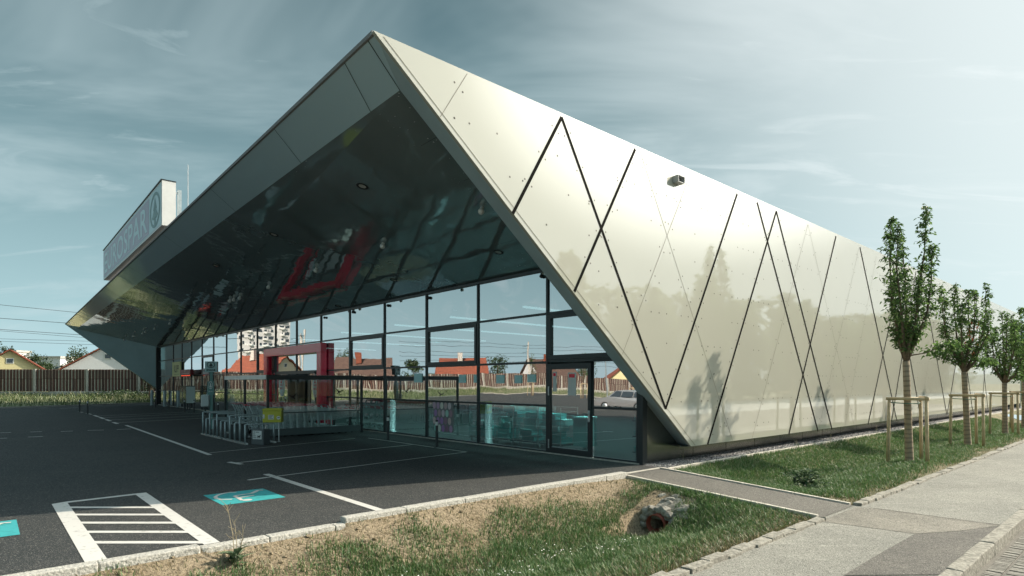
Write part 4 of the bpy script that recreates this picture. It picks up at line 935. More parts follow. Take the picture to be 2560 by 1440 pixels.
b = MB(); b.box(p+ZV*.98, (1.5, .55, 1.15), (NV, TV, ZV)); o = b.build('body', mat('machine_green', (.02, .045, .04), .2, coat=.5), root)
b = MB(); b.box(p+ZV*.98-NV*.78, (.05, .5, 1.05), (NV, TV, ZV)); b.build('side_panel', M_paper, o); b = MB()
for k in range(6): b.box(p+ZV*(1.36-.13*k)-TV*.28+NV*.1, (.16, .02, .085), (NV, TV, ZV))
b.build('selection_tile', mat('tile_mixed', (.3, .12, .14), .4, island=[(0, (.35, .35, .36)), (.5, (.25, .06, .08)), (1, (.12, .2, .22))]), o)
for n in (-.6, 0, .6):
    b = MB(); b.tube(p+NV*n, p+NV*n+ZV*.42, .04); b.build('leg', M_frame, root)

# ------------------------------------------------------------------ things inside the glass
def roll_cage(n, t, fill, lab):
    p = nt(n, t, .012); root = thing('roll_container', lab, 'roll container', p, 'wire roll containers behind the glass'); b = MB()
    for x in (-.40, .40):
        for y in (-.32, .32): b.tube(p+NV*x+TV*y+ZV*.14, p+NV*x+TV*y+ZV*1.1, .014, seg=6)
    for k in range(9):
        z = .18+.115*k
        for y in (-.32, .32): b.tube(p-NV*.4+TV*y+ZV*z, p+NV*.4+TV*y+ZV*z, .006, seg=4)
        for x in (-.4, .4): b.tube(p+NV*x-TV*.32+ZV*z, p+NV*x+TV*.32+ZV*z, .006, seg=4)
    for k in range(13): b.tube(p+NV*(-.4+.8*k/12)-TV*.32+ZV*.16, p+NV*(-.4+.8*k/12)-TV*.32+ZV*1.1, .005, seg=4)
    b.build('cage', M_steel, root); b = MB(); b.box(p+ZV*.14, (.82, .66, .03), (NV, TV, ZV)); b.build('deck', M_frame, root)
    for x in (-.34, .34):
        w2 = MB(); w2.lathe(p+NV*x-TV*.3+ZV*.062, [(0, -.015), (.05, -.012), (.05, .012), (0, .015)], 12, NV); w2.build('castor', M_steel, root)
    b = MB(); r2 = random.Random(int(n*10))
    for k in range(fill): b.box(p+NV*r2.uniform(-.16, .16)+TV*r2.uniform(-.1, .1)+ZV*(.24+.155*k), (.46, .42, .145), (NV, TV, ZV))
    if fill: b.build('goods', mat('teal_goods', (.16, .62, .60), .5, island=[(0, (.08, .46, .46)), (.6, (.2, .66, .64)), (1, (.5, .78, .76))]), root)
for n, t, f, lab in ((NI+3.15, 11.25, 5, 'wire roll container of teal goods just left of the side door'), (NI+4.05, 11.3, 6, 'wire roll container of teal goods, second left of the side door'), (NI+4.95, 11.25, 6, 'wire roll container of teal goods beside the thick grey guard post'), (NI+6.05, 11.2, 3, 'half empty wire roll container right of the egg poster')): roll_cage(n, t, f, lab)
b = MB(); p = fp(2.35, 0, -.9); b.box(p+ZV*.5, (.42, .42, .7), (NV, TV, ZV)); b.box(p+ZV*.87, (.46, .46, .04), (NV, TV, ZV)); b.lathe(p, [(.16, 0), (.16, .06), (.05, .07), (.05, .15)], 10)
tag(b.build('stacking_crate', mat('crate_teal', (.30, .62, .60), .5)), 'pale teal crate on castors behind the glazed side door', 'crate')
b = MB(); p = fp(.75, 0, -1.2); b.lathe(p, [(.05, .35), (.07, .4), (.07, .8), (.04, .86), (.02, .92)], 12); b.box(p+ZV*.17, (.16, .16, .36), (NV, TV, ZV)); tag(b.build('fire_extinguisher', M_red, None, True), 'red fire extinguisher behind the corner pane right of the side door', 'fire extinguisher')
# shelves of the dark corner behind the last pane
root = thing('shop_shelf', 'dark shelf of small goods behind the corner pane', 'shelf', fp(.35, 0, -.8)); b = MB()
for z in (.2, .55, .9): b.box(fp(.32, z, -.8), (.3, .9, .025), (NV, TV, ZV))
b.box(fp(.16, .6, -.8), (.03, .9, 1.1), (NV, TV, ZV)); b.build('rack', M_frame, root); b = MB()
for z in (.2, .55, .9):
    for k in range(6): b.box(fp(.36, z+.075, -.42-.14*k), (.14, .1, .12), (NV, TV, ZV))
b.build('goods', MATS['teal_goods'], root)
# egg poster
a, c = fp(5.62+1.12, 0, -.03), fp(5.62+2.15, 0, -.03)
root = thing('egg_poster', 'poster of coloured eggs on the lowest pane behind a black bollard', 'poster', nt(NI+7.25, TF-.02, .26)); b = MB(); b.box(nt(NI+7.25, TF-.018, .72), (1.05, .006, .92), (NV, TV, ZV)); b.build('board', mat('poster_dark', (.20, .2, .2), .5), root)
b = MB(); r2 = random.Random(2)
for i in range(5):
    for k in range(4):
        cx, cz = NI+6.85+.2*i+.07*(k % 2), .36+.23*k; rx, rz_ = .085, .11
        b.quad(*[nt(cx+rx*math.cos(q*.5236), TF-.024-.001*((i+k) % 3), cz+rz_*math.sin(q*.5236)) for q in range(12)][::-1])
b.build('eggs', mat('egg_colours', (.5, .3, .3), .5, island=[(0, (.05, .55, .45)), (.3, (.75, .7, .62)), (.5, (.35, .15, .45)), (.7, (.7, .55, .5)), (1, (.25, .12, .2))]), root)
# small notices stuck to the glass
M_note = mat('notice_teal', (.50, .78, .78), .5)
for k, (u, v, w_, h_2) in enumerate(((1045, 945, 20, 22), (1190, 947, 12, 20), (1250, 948, 20, 21), (1295, 948, 18, 20), (1328, 946, 20, 20), (1155, 947, 16, 20))):
    a, c = fpx(u-w_/2, v-h_2/2, .028), fpx(u+w_/2, v+h_2/2, .028); o = MB(); o.quad(a, Vector((c.x, c.y, a.z)), c, Vector((a.x, a.y, c.z)))
    lab = ['small pale notice stuck on the glass behind the shelter', 'narrow pale notice on the mullion above the egg poster', 'pale notice on the tall pane, leftmost above the roll containers', 'pale notice on the tall pane, middle one above the roll containers', 'pale notice on the tall pane beside the mullion left of the door', 'pale notice on the pane above the half empty container'][k]
    tag(o.build('glass_notice', M_note), lab, 'notice', 'notices stuck on the glass')
for k, (s, z, w_, h_2) in enumerate(((1.95, 1.72, .26, .55), (2.52, 1.78, .12, .48))):
    b = MB(); c = fp(s, z, .028); b.quad(*[c-NV*w_/2*x+ZV*h_2/2*y for x, y in ((-1, -1), (1, -1), (1, 1), (-1, 1))]); o = b.build('door_notice', M_paper)
    tag(o, ['white notice with a red price on the glazed side door', 'narrow white notice near the hinges of the glazed side door'][k], 'notice'); b = MB()
    b.quad(*[c-TV*.003-NV*w_*.36*x+ZV*(h_2*.36+h_2*.08*y) for x, y in ((-1, -1), (1, -1), (1, 1), (-1, 1))]); b.build('print', M_red, o)

# ------------------------------------------------------------------ young street trees with their stakes
def leaf_quads(b, p, d, ln, w, r):
    """a drooping folded leaf starting at p"""
    d = d.normalized(); s = d.cross(Vector((r.uniform(-1, 1), r.uniform(-1, 1), r.uniform(-.2, 1)))).normalized()*w/2
    m1 = p+d*ln*.5; nrm = s.cross(d).normalized()*w*.22; e = p+d*ln-ZV*ln*.22
    k = len(b.v); b.v += [p, m1+s+nrm, e, m1-s+nrm]; b.f += [(k, k+1, k+2), (k, k+2, k+3)]
def street_tree(name, label, base, H_, fork, seed, nshoot, leafn, spread, wrap=True, group='young trees along the side wall', cat='tree', side=None, shape=None):
    r = random.Random(seed); root = thing(name, label, cat, base, group)
    tr = MB(); lean = Vector((r.uniform(-.12, .02), r.uniform(-.05, .05), 0)); f = base+lean+ZV*fork
    tr.path([base-ZV*.05, base+ZV*.06+lean*.05, base+lean*.4+ZV*fork*.4, base+lean*.8+ZV*fork*.8, f], [.135, .098, .084, .078, .078] if wrap else [.09, .08, .07, .06, .06], 12); tr.build('trunk', M_wrap if wrap else M_bark, root, True)
    br = MB(); lv = MB()
    for k in range(nshoot):
        a = 2*math.pi*(k+r.uniform(-.3, .3))/nshoot; fr_ = shape[k] if shape else r.uniform(.55, 1)
        topz = base.z+fork+(H_-fork)*fr_; rad = spread*r.uniform(.45, 1)*(1.15-.6*fr_ if not shape else 1)
        tip = base+lean+Vector((math.cos(a)*rad, math.sin(a)*rad, topz-base.z)); pts = [f-ZV*.04]
        for q in (.18, .42, .7, 1): pts.append(f.lerp(tip, q)+Vector((math.cos(a), math.sin(a), 0))*rad*.38*math.sin(math.pi*q)**.7+Vector((r.uniform(-.05, .05), r.uniform(-.05, .05), 0)))
        br.path(pts, [.05, .036, .026, .016, .005], 6)
        L_ = sum((pts[i+1]-pts[i]).length for i in range(4)); nl = int(leafn*L_)
        for i in range(nl):
            q = .16+.84*r.random()**.85; x = q*4; j_ = min(3, int(x)); c = pts[j_].lerp(pts[j_+1], x-j_)
            wdt = .40*math.sin(math.pi*min(1, .12+q*.85))**.6
            # leaves sit on short twigs
            if i % 7 == 0 or i == 0:
                tw = Vector((r.gauss(0, 1), r.gauss(0, 1), r.uniform(.1, .9))).normalized()*r.uniform(.35, 1)*wdt; tc_ = c; rod(br, c, c+tw, .007)
            g_ = r.random(); s_p = tc_+tw*g_+Vector((r.gauss(0, .025), r.gauss(0, .025), r.gauss(0, .025)))
            leaf_quads(lv, s_p, Vector((r.gauss(0, 1), r.gauss(0, 1), r.uniform(-1.1, .35))), r.uniform(.075, .125), r.uniform(.036, .058), r)
    if side:
        for d in side:
            d = Vector(d); pts = [f+ZV*.12, f+d*.4+ZV*.1, f+d*.75+ZV*.22, f+d+ZV*.1]; br.path(pts, [.02, .014, .009, .004], 5)
            for i in range(170):
                q = .35+.65*r.random(); x = q*3; j_ = min(2, int(x)); c = pts[j_].lerp(pts[j_+1], x-j_)+Vector((r.gauss(0, .09), r.gauss(0, .09), r.gauss(0, .08)))
                leaf_quads(lv, c, Vector((r.gauss(0, 1), r.gauss(0, 1), r.uniform(-1, .2))), r.uniform(.09, .14), r.uniform(.045, .065), r)
    br.build('branches', M_bark, root, True); lv.build('crown', M_leaf, root); return root
tb = [gp(u, v, -.25) for u, v in ((2274, 1156), (2420, 1115), (2513, 1088), (2560, 1071))]
street_tree('street_tree', 'tallest young tree, nearest, tied to a wooden tripod stake frame', tb[0], 6.45, 2.55, 3, 7, 190, .56, side=[(1.15, -.2, .25)], shape=[1, .82, .6, .93, .86, .55, .72])
street_tree('street_tree', 'second nearest young tree with bushy crown, before the side wall', tb[1], 5.3, 2.35, 14, 8, 165, .78, side=[(1.0, .1, .2), (-.9, 0, .5)], shape=[.95, .9, 1, .8, .93, .7, .85, .6])
street_tree('street_tree', 'third young tree from the viewer, smaller crown above its stake frame', tb[2], 4.75, 2.0, 23, 8, 165, .72, side=[(.7, 0, .1)], shape=[.9, 1, .8, .9, .7, .95, .8, .6])
street_tree('street_tree', 'farthest young tree at the very end of the side wall row', tb[3], 5.4, 2.2, 37, 8, 160, .75, shape=[.9, 1, .8, .9, .7, .95, .8, .6])
b = MB(); f = tb[1]; rr2 = random.Random(9)
for k in range(26): leaf_quads(b, f+Vector((rr2.gauss(-.02, .14), rr2.gauss(-.3, .1), 3.55+rr2.gauss(0, .25))), Vector((rr2.gauss(0, .3), rr2.gauss(0, .3), -1)), .1, .05, rr2)
o = b.build('withered_leaves', mat('orange_leaf', (.55, .10, .02), .5)); o.parent = [x for x in bpy.data.objects if x.name == 'street_tree.001'][0]
for v_ in o.data.vertices: v_.co -= tb[1]
def stake(loc, label):
    root = thing('tree_stake', label, 'tree stake', loc, 'wooden stake frames around the young trees'); P = [Vector((-.42, .20, 0)), Vector((.10, -.50, 0)), Vector((.46, .24, 0))]; H_ = 1.60
    for q in P:
        b = MB(); b.tube(loc+q-ZV*.1, loc+q*.94+ZV*(H_-.04), .042, .036, 10); b.build('post', M_wood, root, True)
    for i, k in ((0, 1), (1, 2), (0, 2)):
        b = MB(); d = (P[k]-P[i]).normalized()*.06; dz = ZV*(H_+(.035 if i == 1 else 0)-(.0 if k < 2 else .004)); b.tube(loc+P[i]*.94-d+dz, loc+P[k]*.94+d+dz, .040, .038, 10); b.build('crossbar', M_wood, root, True)
    b = MB(); b.path([loc+P[0]*.9+ZV*(H_-.1), loc+Vector((-.1, -.14, H_-.12)), loc+Vector((.1, -.14, H_-.12)), loc+P[2]*.9+ZV*(H_-.1)], .012, 5); b.build('tie', mat('tie_green', (.03, .12, .09), .7), root); return root
sl_ = ['wooden tripod stake frame around the tallest, nearest young tree', 'wooden tripod stake frame around the second young tree', 'wooden tripod stake frame around the third young tree', 'wooden tripod stake frame around the farthest young tree']
k0 = stake(tb[0], sl_[0])
for p, l_ in list(zip(tb, sl_))[1:]: dup(k0, p, R(random.uniform(-4, 4)), l_)

# ------------------------------------------------------------------ weeds, drain outlet
def weed(name, label, p, nleaf, ln, w, stalks, seed, m, bush=0):
    r = random.Random(seed); root = thing(name, label, 'weed', p); b = MB()
    for k in range(nleaf):
        a = r.uniform(0, 6.28); up = r.uniform(.15, 1.5); l = ln*r.uniform(.55, 1.1); d = Vector((math.cos(a), math.sin(a), up)).normalized(); s = d.cross(ZV).normalized()
        q0 = p+Vector((r.gauss(0, .02+bush*.45), r.gauss(0, .02+bush*.45), r.uniform(0, .10+bush))); mid = q0+d*l*.55; e = q0+d*l*.95+Vector((math.cos(a), math.sin(a), -.6))*l*.25; ww = w*r.uniform(.7, 1.2); nr = s.cross(d)*ww*.2
        b.add([q0, q0+d*l*.25+s*ww*.3+nr, mid+s*ww*.5+nr, e, mid-s*ww*.5+nr, q0+d*l*.25-s*ww*.3+nr, mid, q0+d*l*.25], [(0, 1, 7), (1, 2, 6, 7), (2, 3, 6), (3, 4, 6), (4, 5, 7, 6), (5, 0, 7)])
    b.build('leaves', m, root)
    if stalks:
        b = MB()
        for (dx, dy, h) in stalks:
            t_ = p+Vector((dx, dy, h)); b.path([p, p.lerp(t_, .5)+Vector((.02, 0, 0)), t_], [.006, .004, .002], 5)
            for k in range(9): q = p.lerp(t_, .4+.6*r.random()); rod(b, q, q+Vector((r.uniform(-.07, .07), r.uniform(-.05, .05), r.uniform(.03, .10))), .004)
        b.build('stalk', mat('dry_stalk', (.36, .30, .20), .8), root)
    return root
M_weed = leaf_mat('weed_leaf', [(0, (.06, .11, .06)), (.5, (.11, .17, .09)), (1, (.19, .25, .15))], .2)
p = nt(6.60, 1.98, swale_z(6.60, 1.98))
weed('weed_plant', 'broad leaved weed with dry stalks on the bare soil by the kerb', p, 26, .21, .058, [(-.13, .1, .62), (.08, .02, .36), (-.05, .1, .45)], 4, M_weed)
p = gp(2018, 1228, -.30); n, t = p.dot(NV), p.dot(TV); p = nt(n, t, verge_z(n, t))
weed('weed_plant', 'leafy dark weed clump in the verge beside the footpath', p, 170, .17, .075, [], 6, leaf_mat('weed_leaf_dark', [(0, (.04, .08, .04)), (.5, (.08, .14, .065)), (1, (.2, .27, .15))], .25), .24)
for k, (u, v) in enumerate(((1990, 1120), (2075, 1105), (2190, 1080), (1706, 1150))):
    p = gp(u, v, .0); weed('weed_sprig', ['thin weed sprig sprouting from the gravel strip, second from the building corner', 'thin weed sprig sprouting midway along the gravel strip', 'thin weed sprig in the gravel nearest the stake frame', 'thin weed sprig at the building corner on the gravel'][k], p, 7, .12, .02, [(.02, 0, .2)], 30+k, M_weed)
t0_, n0_ = 8.16, 5.62; base = nt(n0_, t0_, -.545); ax = (-TV+NV*-.12-ZV*.05).normalized()
root = thing('drain_outlet', 'dark terracotta drain pipe mouth among rough set stones in the swale', 'drain', nt(n0_, t0_, -.70))
b = MB(); b.lathe(base-ax*.7, [(.148, 0), (.148, .74), (.160, .745), (.160, .60)], 28, ax); b.build('pipe', M_terra, root, True)
b = MB(); b.quad(*[base-ax*.5+(ax.orthogonal().normalized()*math.cos(k*.3)+ax.cross(ax.orthogonal().normalized())*math.sin(k*.3))*.147 for k in range(21)]); b.build('pipe_inside', mat('pipe_shade', (.02, .009, .007), .6), root)  # near-black disc, painted as the shade deep in the pipe
sd, upv = ax.cross(ZV).normalized(), ZV
rr3 = random.Random(12)
def stone_mesh(c, q, r):
    bm = bmesh.new(); bmesh.ops.create_icosphere(bm, subdivisions=2, radius=1); o3_ = r.uniform(0, 50); b = MB()
    pl_ = [(Vector((r.gauss(0, 1), r.gauss(0, 1), r.gauss(0, 1))).normalized(), r.uniform(.5, .8)) for _ in range(9)]      # chipped flat facets
    for v in bm.verts:
        for d_, h_p in pl_:
            e_ = v.co.dot(d_)-h_p
            if e_ > 0: v.co -= d_*e_
        v.co *= 1+.10*noise.noise(v.co*2.5+Vector((0, o3_, 0)))
    b.add([c+Vector((v.co.x*q[0], v.co.y*q[1], v.co.z*q[2])) for v in bm.verts], [tuple(x.index for x in f.verts) for f in bm.faces]); bm.free(); return b
for k in range(9):
    a = math.pi*(-.05+1.1*k/8); q = base+sd*math.cos(a)*.255+upv*math.sin(a)*.235-ax*(.05+.05*rr3.random()); s_z = rr3.uniform(.085, .12)
    stone_mesh(q, (s_z, s_z, s_z*rr3.uniform(.7, .9)), rr3).build('collar_stone', M_stone, root)
for k in range(15):
    n, t = n0_+rr3.uniform(-.62, .45), rr3.uniform(8.22, 8.78); s_z = rr3.uniform(.10, .17)
    if abs(n-n0_) > .3 and rr3.random() < .5: t -= .2
    stone_mesh(nt(n, t, swale_z(5.15, t)-.03), (s_z, s_z*rr3.uniform(.7, 1), s_z*.55), rr3).build('collar_stone', M_stone, root)
b = MB(); K_ = 14                                                     # rough mortar bed following the slope
for i in range(K_+1):
    for j in range(K_+1):
        n, t = n0_-.55+1.0*i/K_, 8.20+.55*j/K_; b.v.append(nt(n, t, swale_z(5.15, t)-.03+.03*(1 if 0 < i < K_ and 0 < j < K_ else -1)+.02*noise.noise(Vector((n*8, t*8, 0)))))
for i in range(K_):
    for j in range(K_): k = i*(K_+1)+j; b.f.append((k, k+1, k+K_+2, k+K_+1)[::-1])
b.build('mortar_bed', mat('old_mortar', (.34, .32, .27), .95, col2=(.17, .155, .125), scale=8, bump=.8, bscale=25), root)
for k in range(170):                                                # a few loose clods and chips lying about
    n, t = 6.82-1.3*rr3.random()**1.8, rr3.uniform(-1, 8.9)
    if k == 0: b = MB()
    c = nt(n, t, swale_z(n, t)+.008); q = .010+.03*rr3.random()**3; s = stone_mesh(c, (q, q*.8, q*.6), rr3); b.add(s.v, s.f)
stuff(b.build('clods', M_soil))

# ================================================================== SURROUNDINGS
# ------------------------------------------------------------------ grass bank and noise barrier
fence_line = [Vector((-12, 58.5, 0)), Vector((-50, 56.0, 0)), Vector((-66, 47.5, 0)), Vector((-84, 26, 0)), Vector((-100, 0, 0)), Vector((-108, -45, 0))]
inner = [Vector((-12, 55.2, -.02)), Vector((-30.5, 51.0, -.02)), Vector((-35.5, 39.6, -.02)), Vector((-64, 27, -.02)), Vector((-80, 0, -.02)), Vector((-86, -60, -.02))]
FB = .5
gb = MB(); NB = 12; bank_pts = []
def bank_pt(i, f, q):
    a = inner[i].lerp(inner[i+1], f); c = fence_line[i].lerp(fence_line[i+1], f); p = a.lerp(c, q); p.z = .01+FB*smooth(q*1.05)+.06*noise.noise(Vector((p.x*.4, p.y*.4, 0)))*min(1, q*6); return p
for i in range(5):
    for a in range(12):
        for c in range(6): gb.quad(bank_pt(i, a/12, c/6), bank_pt(i, (a+1)/12, c/6), bank_pt(i, (a+1)/12, (c+1)/6), bank_pt(i, a/12, (c+1)/6))
for i in range(5):
    o_ = [Vector((p.x*1.06, p.y*1.06 if p.y > 20 else p.y, FB-.1)) for p in fence_line]; gb.quad(fence_line[i]+ZV*FB, fence_line[i+1]+ZV*FB, o_[i+1], o_[i])
struct(gb.build('grass_bank', mat('meadow_soil', (.12, .15, .06), 1, col2=(.25, .24, .15), scale=1.2)))
ks = MB()
for i in range(5):
    for k in range(8): ks.span(inner[i].lerp(inner[i+1], k/8)+ZV*.05, inner[i].lerp(inner[i+1], (k+1)/8)+ZV*.05, .14, .12)
struct(ks.build('kerb', M_granite))
pts = []; r = random.Random(77)
for k in range(34000):
    i = r.choice((0, 0, 0, 1, 1, 2, 2, 2, 3, 4)); p = bank_pt(i, r.random(), r.random()**.8*.99+.005)
    if r.random() < .75+.5*noise.noise(p*.3): pts.append(p)
blades('meadow_grass', M_grass_far, pts, .12, .55, .045, .7)
lowb = MB()                                                     # low leafy growth at the foot of the barrier
for k in range(9000):
    i = r.choice((0, 0, 0, 0, 1)); p = bank_pt(i, r.random(), r.uniform(.45, .86)); dn = noise.noise(p*.35+Vector((5, 0, 0)))
    if dn < -.1: continue
    h = r.random()*(.35+.5*max(0, dn+.2)); leaf_quads(lowb, p+ZV*h, Vector((r.gauss(0, 1), r.gauss(0, 1), r.uniform(-.3, .8))), r.uniform(.10, .2), r.uniform(.06, .11), r)
stuff(lowb.build('undergrowth', M_leaf2))
M_bat = mat('fence_batten', (.2, .1, .07), .8, island=[(0, (.125, .062, .05)), (.5, (.15, .078, .064)), (1, (.10, .06, .052))])
M_bat2 = mat('pale_batten', (.4, .35, .3), .8, island=[(0, (.46, .42, .36)), (.6, (.36, .31, .26)), (1, (.26, .18, .15))])
M_fback = mat('fence_back', (.035, .022, .02), .9)
fence = thing('noise_barrier', 'long brown and grey battened noise barrier fence on a concrete base', 'fence', fence_line[0]+ZV*FB)
def fence_run(P, Q, detail):
    d = (Q-P); l = d.length; d.normalize(); nrm = Vector((-d.y, d.x, 0)); nrm = nrm if nrm.dot(-P) > 0 else -nrm
    cnt = max(1, round(l/4.9)); st = l/cnt
    for k in range(cnt):
        a, c = P+d*st*k, P+d*st*(k+1); m_ = MB(); m_.span(a+ZV*(FB+1.48), c+ZV*(FB+1.48), .10, 2.1); m_.build('back_panel', M_fback, fence)
        bt, bt2 = MB(), MB(); nb = 30 if detail else 22
        for q in range(nb):
            x = a+d*(.16+(st-.32)*(q+.5)/nb)+nrm*.08
            for z0, z1 in ((.44, 1.60), (1.63, 2.52)): (bt if q % 2 else bt2).box(x+ZV*(FB+(z0+z1)/2)+nrm*random.uniform(-.012, .012), (.085 if detail else .12, .05, z1-z0), (d, nrm, ZV))
        bt.build('batten_panel', M_bat, fence); bt2.build('batten_panel', M_bat2, fence)
        m_ = MB(); m_.span(a+ZV*(FB+.20)+nrm*.02, c+ZV*(FB+.20)+nrm*.02, .16, .44); m_.build('concrete_base', M_concrete, fence)
        m_ = MB(); m_.box(a+ZV*(FB+1.27)+nrm*.06, (.20, .22, 2.56), (d, nrm, ZV)); m_.build('post', M_concrete, fence)
for i in range(5): fence_run(fence_line[i], fence_line[i+1], i < 1)

# ------------------------------------------------------------------ houses
M_tile = mat('red_roof_tile', (.34, .095, .05), .85, col2=(.20, .06, .035), scale=3, bump=.5, bscale=8)
def tiled(m):
    t = m.node_tree; L = t.links; p = t.nodes['Principled BSDF']; src = p.inputs['Base Color'].links[0].from_socket; tcn = t.nodes.new('ShaderNodeTexCoord'); w = t.nodes.new('ShaderNodeTexWave'); w.bands_direction = 'Z'; w.inputs['Scale'].default_value = 1.5; w.inputs['Distortion'].default_value = .6
    L.new(tcn.outputs['Object'], w.inputs[0]); r = t.nodes.new('ShaderNodeMapRange'); r.inputs[1].default_value = 0; r.inputs[2].default_value = .5; r.inputs[3].default_value = .45; L.new(w.outputs[0], r.inputs[0])
    x = t.nodes.new('ShaderNodeMix'); x.data_type = 'RGBA'; x.blend_type = 'MULTIPLY'; x.inputs[0].default_value = 1; L.new(src, x.inputs[6]); L.new(r.outputs[0], x.inputs[7]); L.new(x.outputs[2], p.inputs['Base Color'])
tiled(M_tile)
M_tile_b = mat('brown_roof_tile', (.16, .10, .075), .85, col2=(.10, .06, .05), scale=3)
tiled(M_tile_b)
M_pane = mat('window_dark', (.03, .04, .05), .08, coat=.5)
def house(label, c, yaw, w, d, eave, ridge, wallm, roofm, chim=True, wins=True, cat='house', grp=None):
    """gable end faces the local -y direction"""
    root = thing('house', label, cat, c, grp); X, Y = Vector((math.cos(yaw), math.sin(yaw), 0)), Vector((-math.sin(yaw), math.cos(yaw), 0)); P = lambda x, y, z: c+X*x+Y*y+ZV*z
    b = MB(); b.prism([P(-w/2, -d/2, 0), P(w/2, -d/2, 0), P(w/2, -d/2, eave), P(0, -d/2, ridge), P(-w/2, -d/2, eave)], Y*d); b.build('wall', wallm, root)
    b = MB(); sl2 = (ridge-eave)/(w/2)
    for s in (-1, 1):
        e = w/2+.45; b.prism([P(0, -d/2-.4, ridge+.22), P(s*e, -d/2-.4, ridge+.22-sl2*e), P(s*e, -d/2-.4, ridge+.06-sl2*e), P(0, -d/2-.4, ridge+.06)], Y*(d+.8))
    rf_ = b.build('roof', roofm, root)
    if chim: b = MB(); b.box(P(w*.14, d*.12, ridge+.25), (.8, .8, 1.9), (X, Y, ZV)); b.build('chimney', M_concrete if roofm is M_tile and wallm is not M_red else M_tile, rf_)
    if wins:
        for (x, z, a, h) in ((0, ridge-1.35, .6, .5), (-w*.22, eave-.9, 1.1, 1.1), (w*.22, eave-.9, 1.1, 1.1)):
            b = MB(); b.box(P(x, -d/2-.03, z), (a+.2, .06, h+.2), (X, Y, ZV)); f_ = b.build('window', M_paper, root); b = MB(); b.box(P(x, -d/2-.07, z), (a, .04, h), (X, Y, ZV)); b.build('pane', M_pane, f_)
        for y in (-d*.25, d*.2):
            for s in (-1, 1):
                b = MB(); b.box(P(s*(w/2+.03), y, eave-1.2), (.06, 1.3, 1.2), (X, Y, ZV)); f_ = b.build('window', M_paper, root); b = MB(); b.box(P(s*(w/2+.07), y, eave-1.2), (.04, 1.1, 1.0), (X, Y, ZV)); b.build('pane', M_pane, f_)
    return root
M_wy = mat('wall_yellow', (.66, .60, .34), .9, var=.04); M_ww = mat('wall_white', (.68, .70, .72), .9, var=.04); M_wc = mat('wall_cream', (.66, .60, .47), .9, var=.04); M_wo = mat('wall_ochre', (.58, .43, .24), .9, var=.04)
def gph(u, Y): return Vector(((u-CX)/F*Y, Y, 0))
house('pale yellow gabled house with brown roof edge behind the fence at far left', gph(33, 82), R(36), 7.4, 9, 3.3, 6.0, M_wy, M_tile, False)
house('white house with red tiled roof behind the fence by the building\'s wing', gph(283, 78), R(27), 10.5, 9, 3.0, 6.4, M_ww, M_tile)
b_ = [(-96, 36, -1.0, 'red roofed cream house beyond the fence, mirrored in the glass', M_wc, M_tile), (-108, 20, -1.3, 'brown roofed white house beyond the fence, mirrored in the glass', M_ww, M_tile_b), (-115, 4, -1.6, 'red roofed yellow house beyond the fence, mirrored in the glass', M_wy, M_tile), (-84, 51, -.7, 'brown roofed ochre house beyond the fence, mirrored in the glass', M_wo, M_tile_b), (-121, -16, -1.7, 'red roofed white house beyond the fence, mirrored in the glass', M_ww, M_tile), (-74, 64, -.5, 'red roofed house with low gable, mirrored in the far panes', M_wc, M_tile)]
for x, y, yaw, lab, wm, rm in b_: house(lab, Vector((x, y, .3)), yaw+random.uniform(-.2, .9), 8.0, 9, 2.7, 5.7, wm, rm)
def block(label, c, yaw, w, d, h, floors, cols, wallm):
    root = thing('apartment_block', label, 'apartment block', c); X, Y = Vector((math.cos(yaw), math.sin(yaw), 0)), Vector((-math.sin(yaw), math.cos(yaw), 0)); b = MB(); b.box(c+ZV*h/2, (w, d, h), (X, Y, ZV)); b.build('wall', wallm, root)
    b = MB(); b.box(c+ZV*(h+.2), (w+.4, d+.4, .4), (X, Y, ZV)); w > 15 and b.box(c+ZV*(h+1.2)+X*w*.2, (3, 3, 2), (X, Y, ZV)); b.build('roof', M_concrete, root)
    for f in range(floors):
        b = MB(); b2 = MB()
        for k in range(cols):
            x = -w/2+w*(k+.5)/cols; z = 1.6+(h-1.2)*f/floors
            b.box(c+X*x-Y*(d/2+.03)+ZV*z, (w/cols*.5, .06, 1.4), (X, Y, ZV))
            if k % 3 == 1: b2.box(c+X*x-Y*(d/2+.6)+ZV*(z-.75), (w/cols*.95, 1.2, .9), (X, Y, ZV))
        b.build('window', M_pane, root)
        if b2.v: b2.build('balcony', M_paper, root)
    return root
block('tall white apartment tower far behind the fence, mirrored in the glass', Vector((-268, 173, 0)), R(57), 24, 16, 37, 11, 9, mat('tower_white', (.50, .51, .51), .9))
block('low white flat roofed block far behind the fence', gph(142, 135), R(4), 8, 10, 7.2, 2, 6, M_ww)
block('low grey flat roofed block behind the far left trees', gph(45, 115), R(-4), 2.2, 3, 7.6, 1, 1, M_ww)

